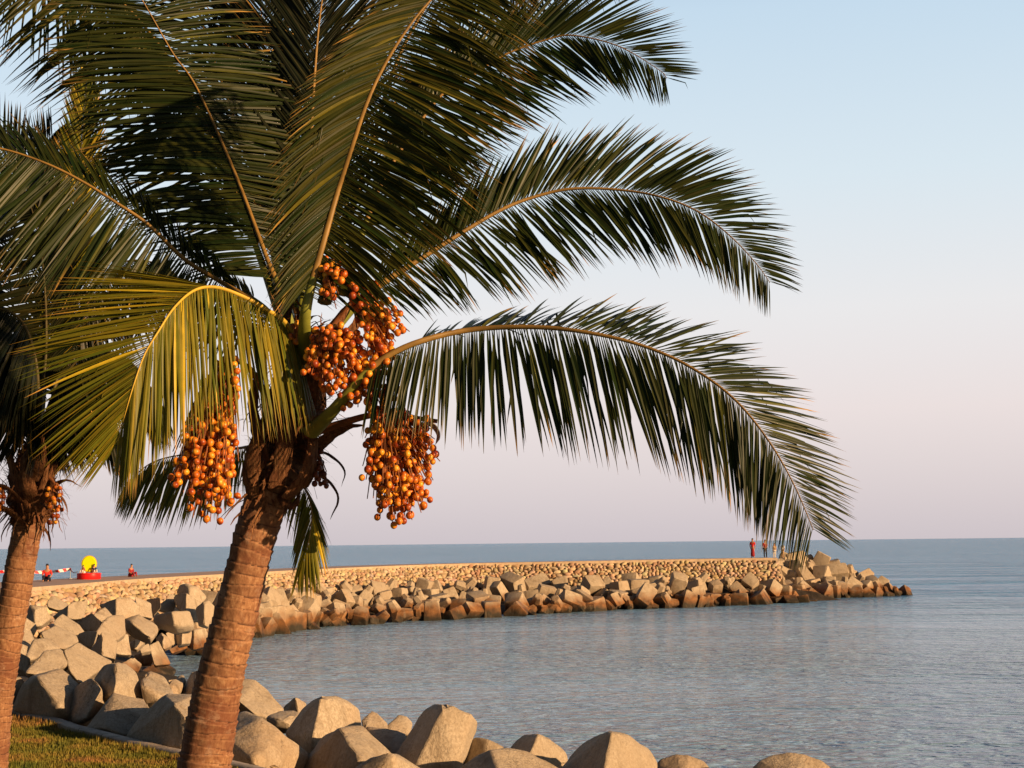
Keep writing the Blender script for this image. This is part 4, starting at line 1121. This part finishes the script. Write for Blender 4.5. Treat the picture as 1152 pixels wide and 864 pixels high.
# red drum and round yellow sign
dp = deck_at(100, 651.6); kx = (dp-EV).length/F
drum = tag(empty('drum_base', dp), 'low round bright red drum standing on the pier under the yellow disc', 'drum base')
M_DRUM = simple('red_paint', (.72, .015, .015), .4, .08, 4); M_YEL = simple('yellow_paint', (.80, .92, .0), .5, .03, 4)
M_DYEL = simple('ochre_paint', (.80, .48, .03), .5, .08, 4); M_POST = simple('grey_metal', (.35, .38, .42), .5, .1, 4)
def lathe(prof_, c, seg=36):
    V, Fc = [], []
    for r, z in prof_:
        for k in range(seg): V.append(c+Vector((math.cos(6.2832*k/seg)*r, math.sin(6.2832*k/seg)*r, z)))
    for i in range(len(prof_)-1):
        for k in range(seg): Fc.append((i*seg+k, i*seg+(k+1) % seg, (i+1)*seg+(k+1) % seg, (i+1)*seg+k))
    Fc.append(tuple(range(seg))[::-1]); Fc.append(tuple((len(prof_)-1)*seg+k for k in range(seg))); return V, Fc
rd = 12.4*kx
V, Fc = lathe([(rd*.97, 0), (rd, .03), (rd, .32), (rd*.99, .36), (rd*.93, .40)], dp); mesh_obj('shell', V, Fc, M_DRUM, drum, smooth=40)
V, Fc = lathe([(rd*1.02, .335), (rd*1.03, .36), (rd*1.02, .385)], dp); mesh_obj('rim', V, Fc, M_DRUM, drum, smooth=40)
sg = tag(empty('round_sign', dp+Vector((0, 0, .4))), 'bright yellow round disc standing upright on the red drum', 'sign')
cz = dp+Vector((0, 0, .4+.58)); rdd = 7.6*kx; V, Fc = [], []; seg = 40
for yy, r in ((-.06, rdd*.93), (-.045, rdd), (.045, rdd), (.06, rdd*.93)):
    for k in range(seg): V.append(cz+Vector((math.cos(6.2832*k/seg)*r, yy, math.sin(6.2832*k/seg)*r*1.08)))
for i in range(3):
    for k in range(seg): Fc.append((i*seg+k, i*seg+(k+1) % seg, (i+1)*seg+(k+1) % seg, (i+1)*seg+k))
Fc.append(tuple(range(seg))); Fc.append(tuple(3*seg+k for k in range(seg))[::-1])
mesh_obj('disc', V, Fc, M_YEL, sg, smooth=40)
V, Fc = [], []; 
for k in range(seg):
    for r, yy in ((rdd*1.0, -.03), (rdd*1.09, -.03), (rdd*1.09, .03), (rdd*1.0, .03)): V.append(cz+Vector((math.cos(6.2832*k/seg)*r, yy, math.sin(6.2832*k/seg)*r*1.08)))
for k in range(seg):
    for q in range(4): Fc.append((k*4+q, ((k+1) % seg)*4+q, ((k+1) % seg)*4+(q+1) % 4, k*4+(q+1) % 4))
mesh_obj('rim', V, Fc, M_DYEL, sg, smooth=40)
for dx in (-.14, .14):
    V, Fc = [], []; tube(V, Fc, [dp+Vector((dx, .0, .4)), dp+Vector((dx*.9, 0, .6)), dp+Vector((dx*.8, 0, .78))], lambda t: .05, 10)
    mesh_obj('post', V, Fc, M_DYEL, sg, smooth=60)
a = person(dp+Vector((-.30, -.18, .40)), R(-20), 'sit', M_ORG, M_WHITE, 'small child in orange seated on the red drum, left of the yellow disc post', .95)
a = person(dp+Vector((.34, -.10, .40)), R(40), 'sit', M_NAVY, M_WHITE, 'small child in navy seated on the right rim of the red drum', 1.05)
# barrier tape on two posts
def posts(px, py, label):
    p = deck_at(px, py); V, Fc = lathe([(.14, 0), (.14, .03), (.025, .05), (.022, .62), (.03, .65), (.0301, .68)], p, 14)
    o = mesh_obj('barrier_post', V, Fc, M_POST, None, smooth=40, origin=p); tag(o, label, 'post', 'posts carrying the barrier tape'); return p+Vector((0, 0, .62))
b0 = posts(18, 652.5, 'grey post of the red and white tape, partly behind the small palm trunk'); b1 = posts(79, 651.0, 'grey post of the red and white tape next to the red drum')
def tape_mat():
    t = NT('barrier_tape', .5); v = t.coords((1, 1, 1))
    wv = t.node('ShaderNodeTexWave', Scale=.9, Distortion=2.5, Detail=2.0); wv.bands_direction = 'DIAGONAL'; t.link(v, wv.inputs['Vector'])
    t.base(t.ramp(wv.outputs['Fac'], [(.45, (.75, .03, .03)), (.55, (.8, .76, .74))])); return t.m
V, Fc = [], []
bl = [b0+Vector((-6, -1, -.05))]+[b0, b1, dp+Vector((-rd, 0, .5))]
pts = []
for (p, q), s_ in zip(zip(bl, bl[1:]), (10, 24, 8)):
    for k in range(s_): 
        t = k/s_; pts.append(p.lerp(q, t)-Vector((0, 0, .16*math.sin(math.pi*t))))
pts.append(bl[-1])
for i, p in enumerate(pts):
    hw_ = .09+.04*noise.noise(Vector((i*.7, 0, 0)))
    if i > 35: hw_ = .03
    tw = noise.noise(Vector((i*.45, 3, 0)))*.05
    V += [p+Vector((0, -.006+tw, hw_)), p+Vector((0, -.006-tw, -hw_)), p+Vector((0, .006-tw, -hw_)), p+Vector((0, .006+tw, hw_))]
for i in range(len(pts)-1):
    for q in range(4): Fc.append((i*4+q, (i+1)*4+q, (i+1)*4+(q+1) % 4, i*4+(q+1) % 4))
o = mesh_obj('barrier_tape', V, Fc, tape_mat(), None, smooth=50, origin=b0); tag(o, 'red and white barrier tape strung above the pier at the left', 'barrier tape')

for o in bpy.data.objects:
    if '_wo' in o: del o['_wo']
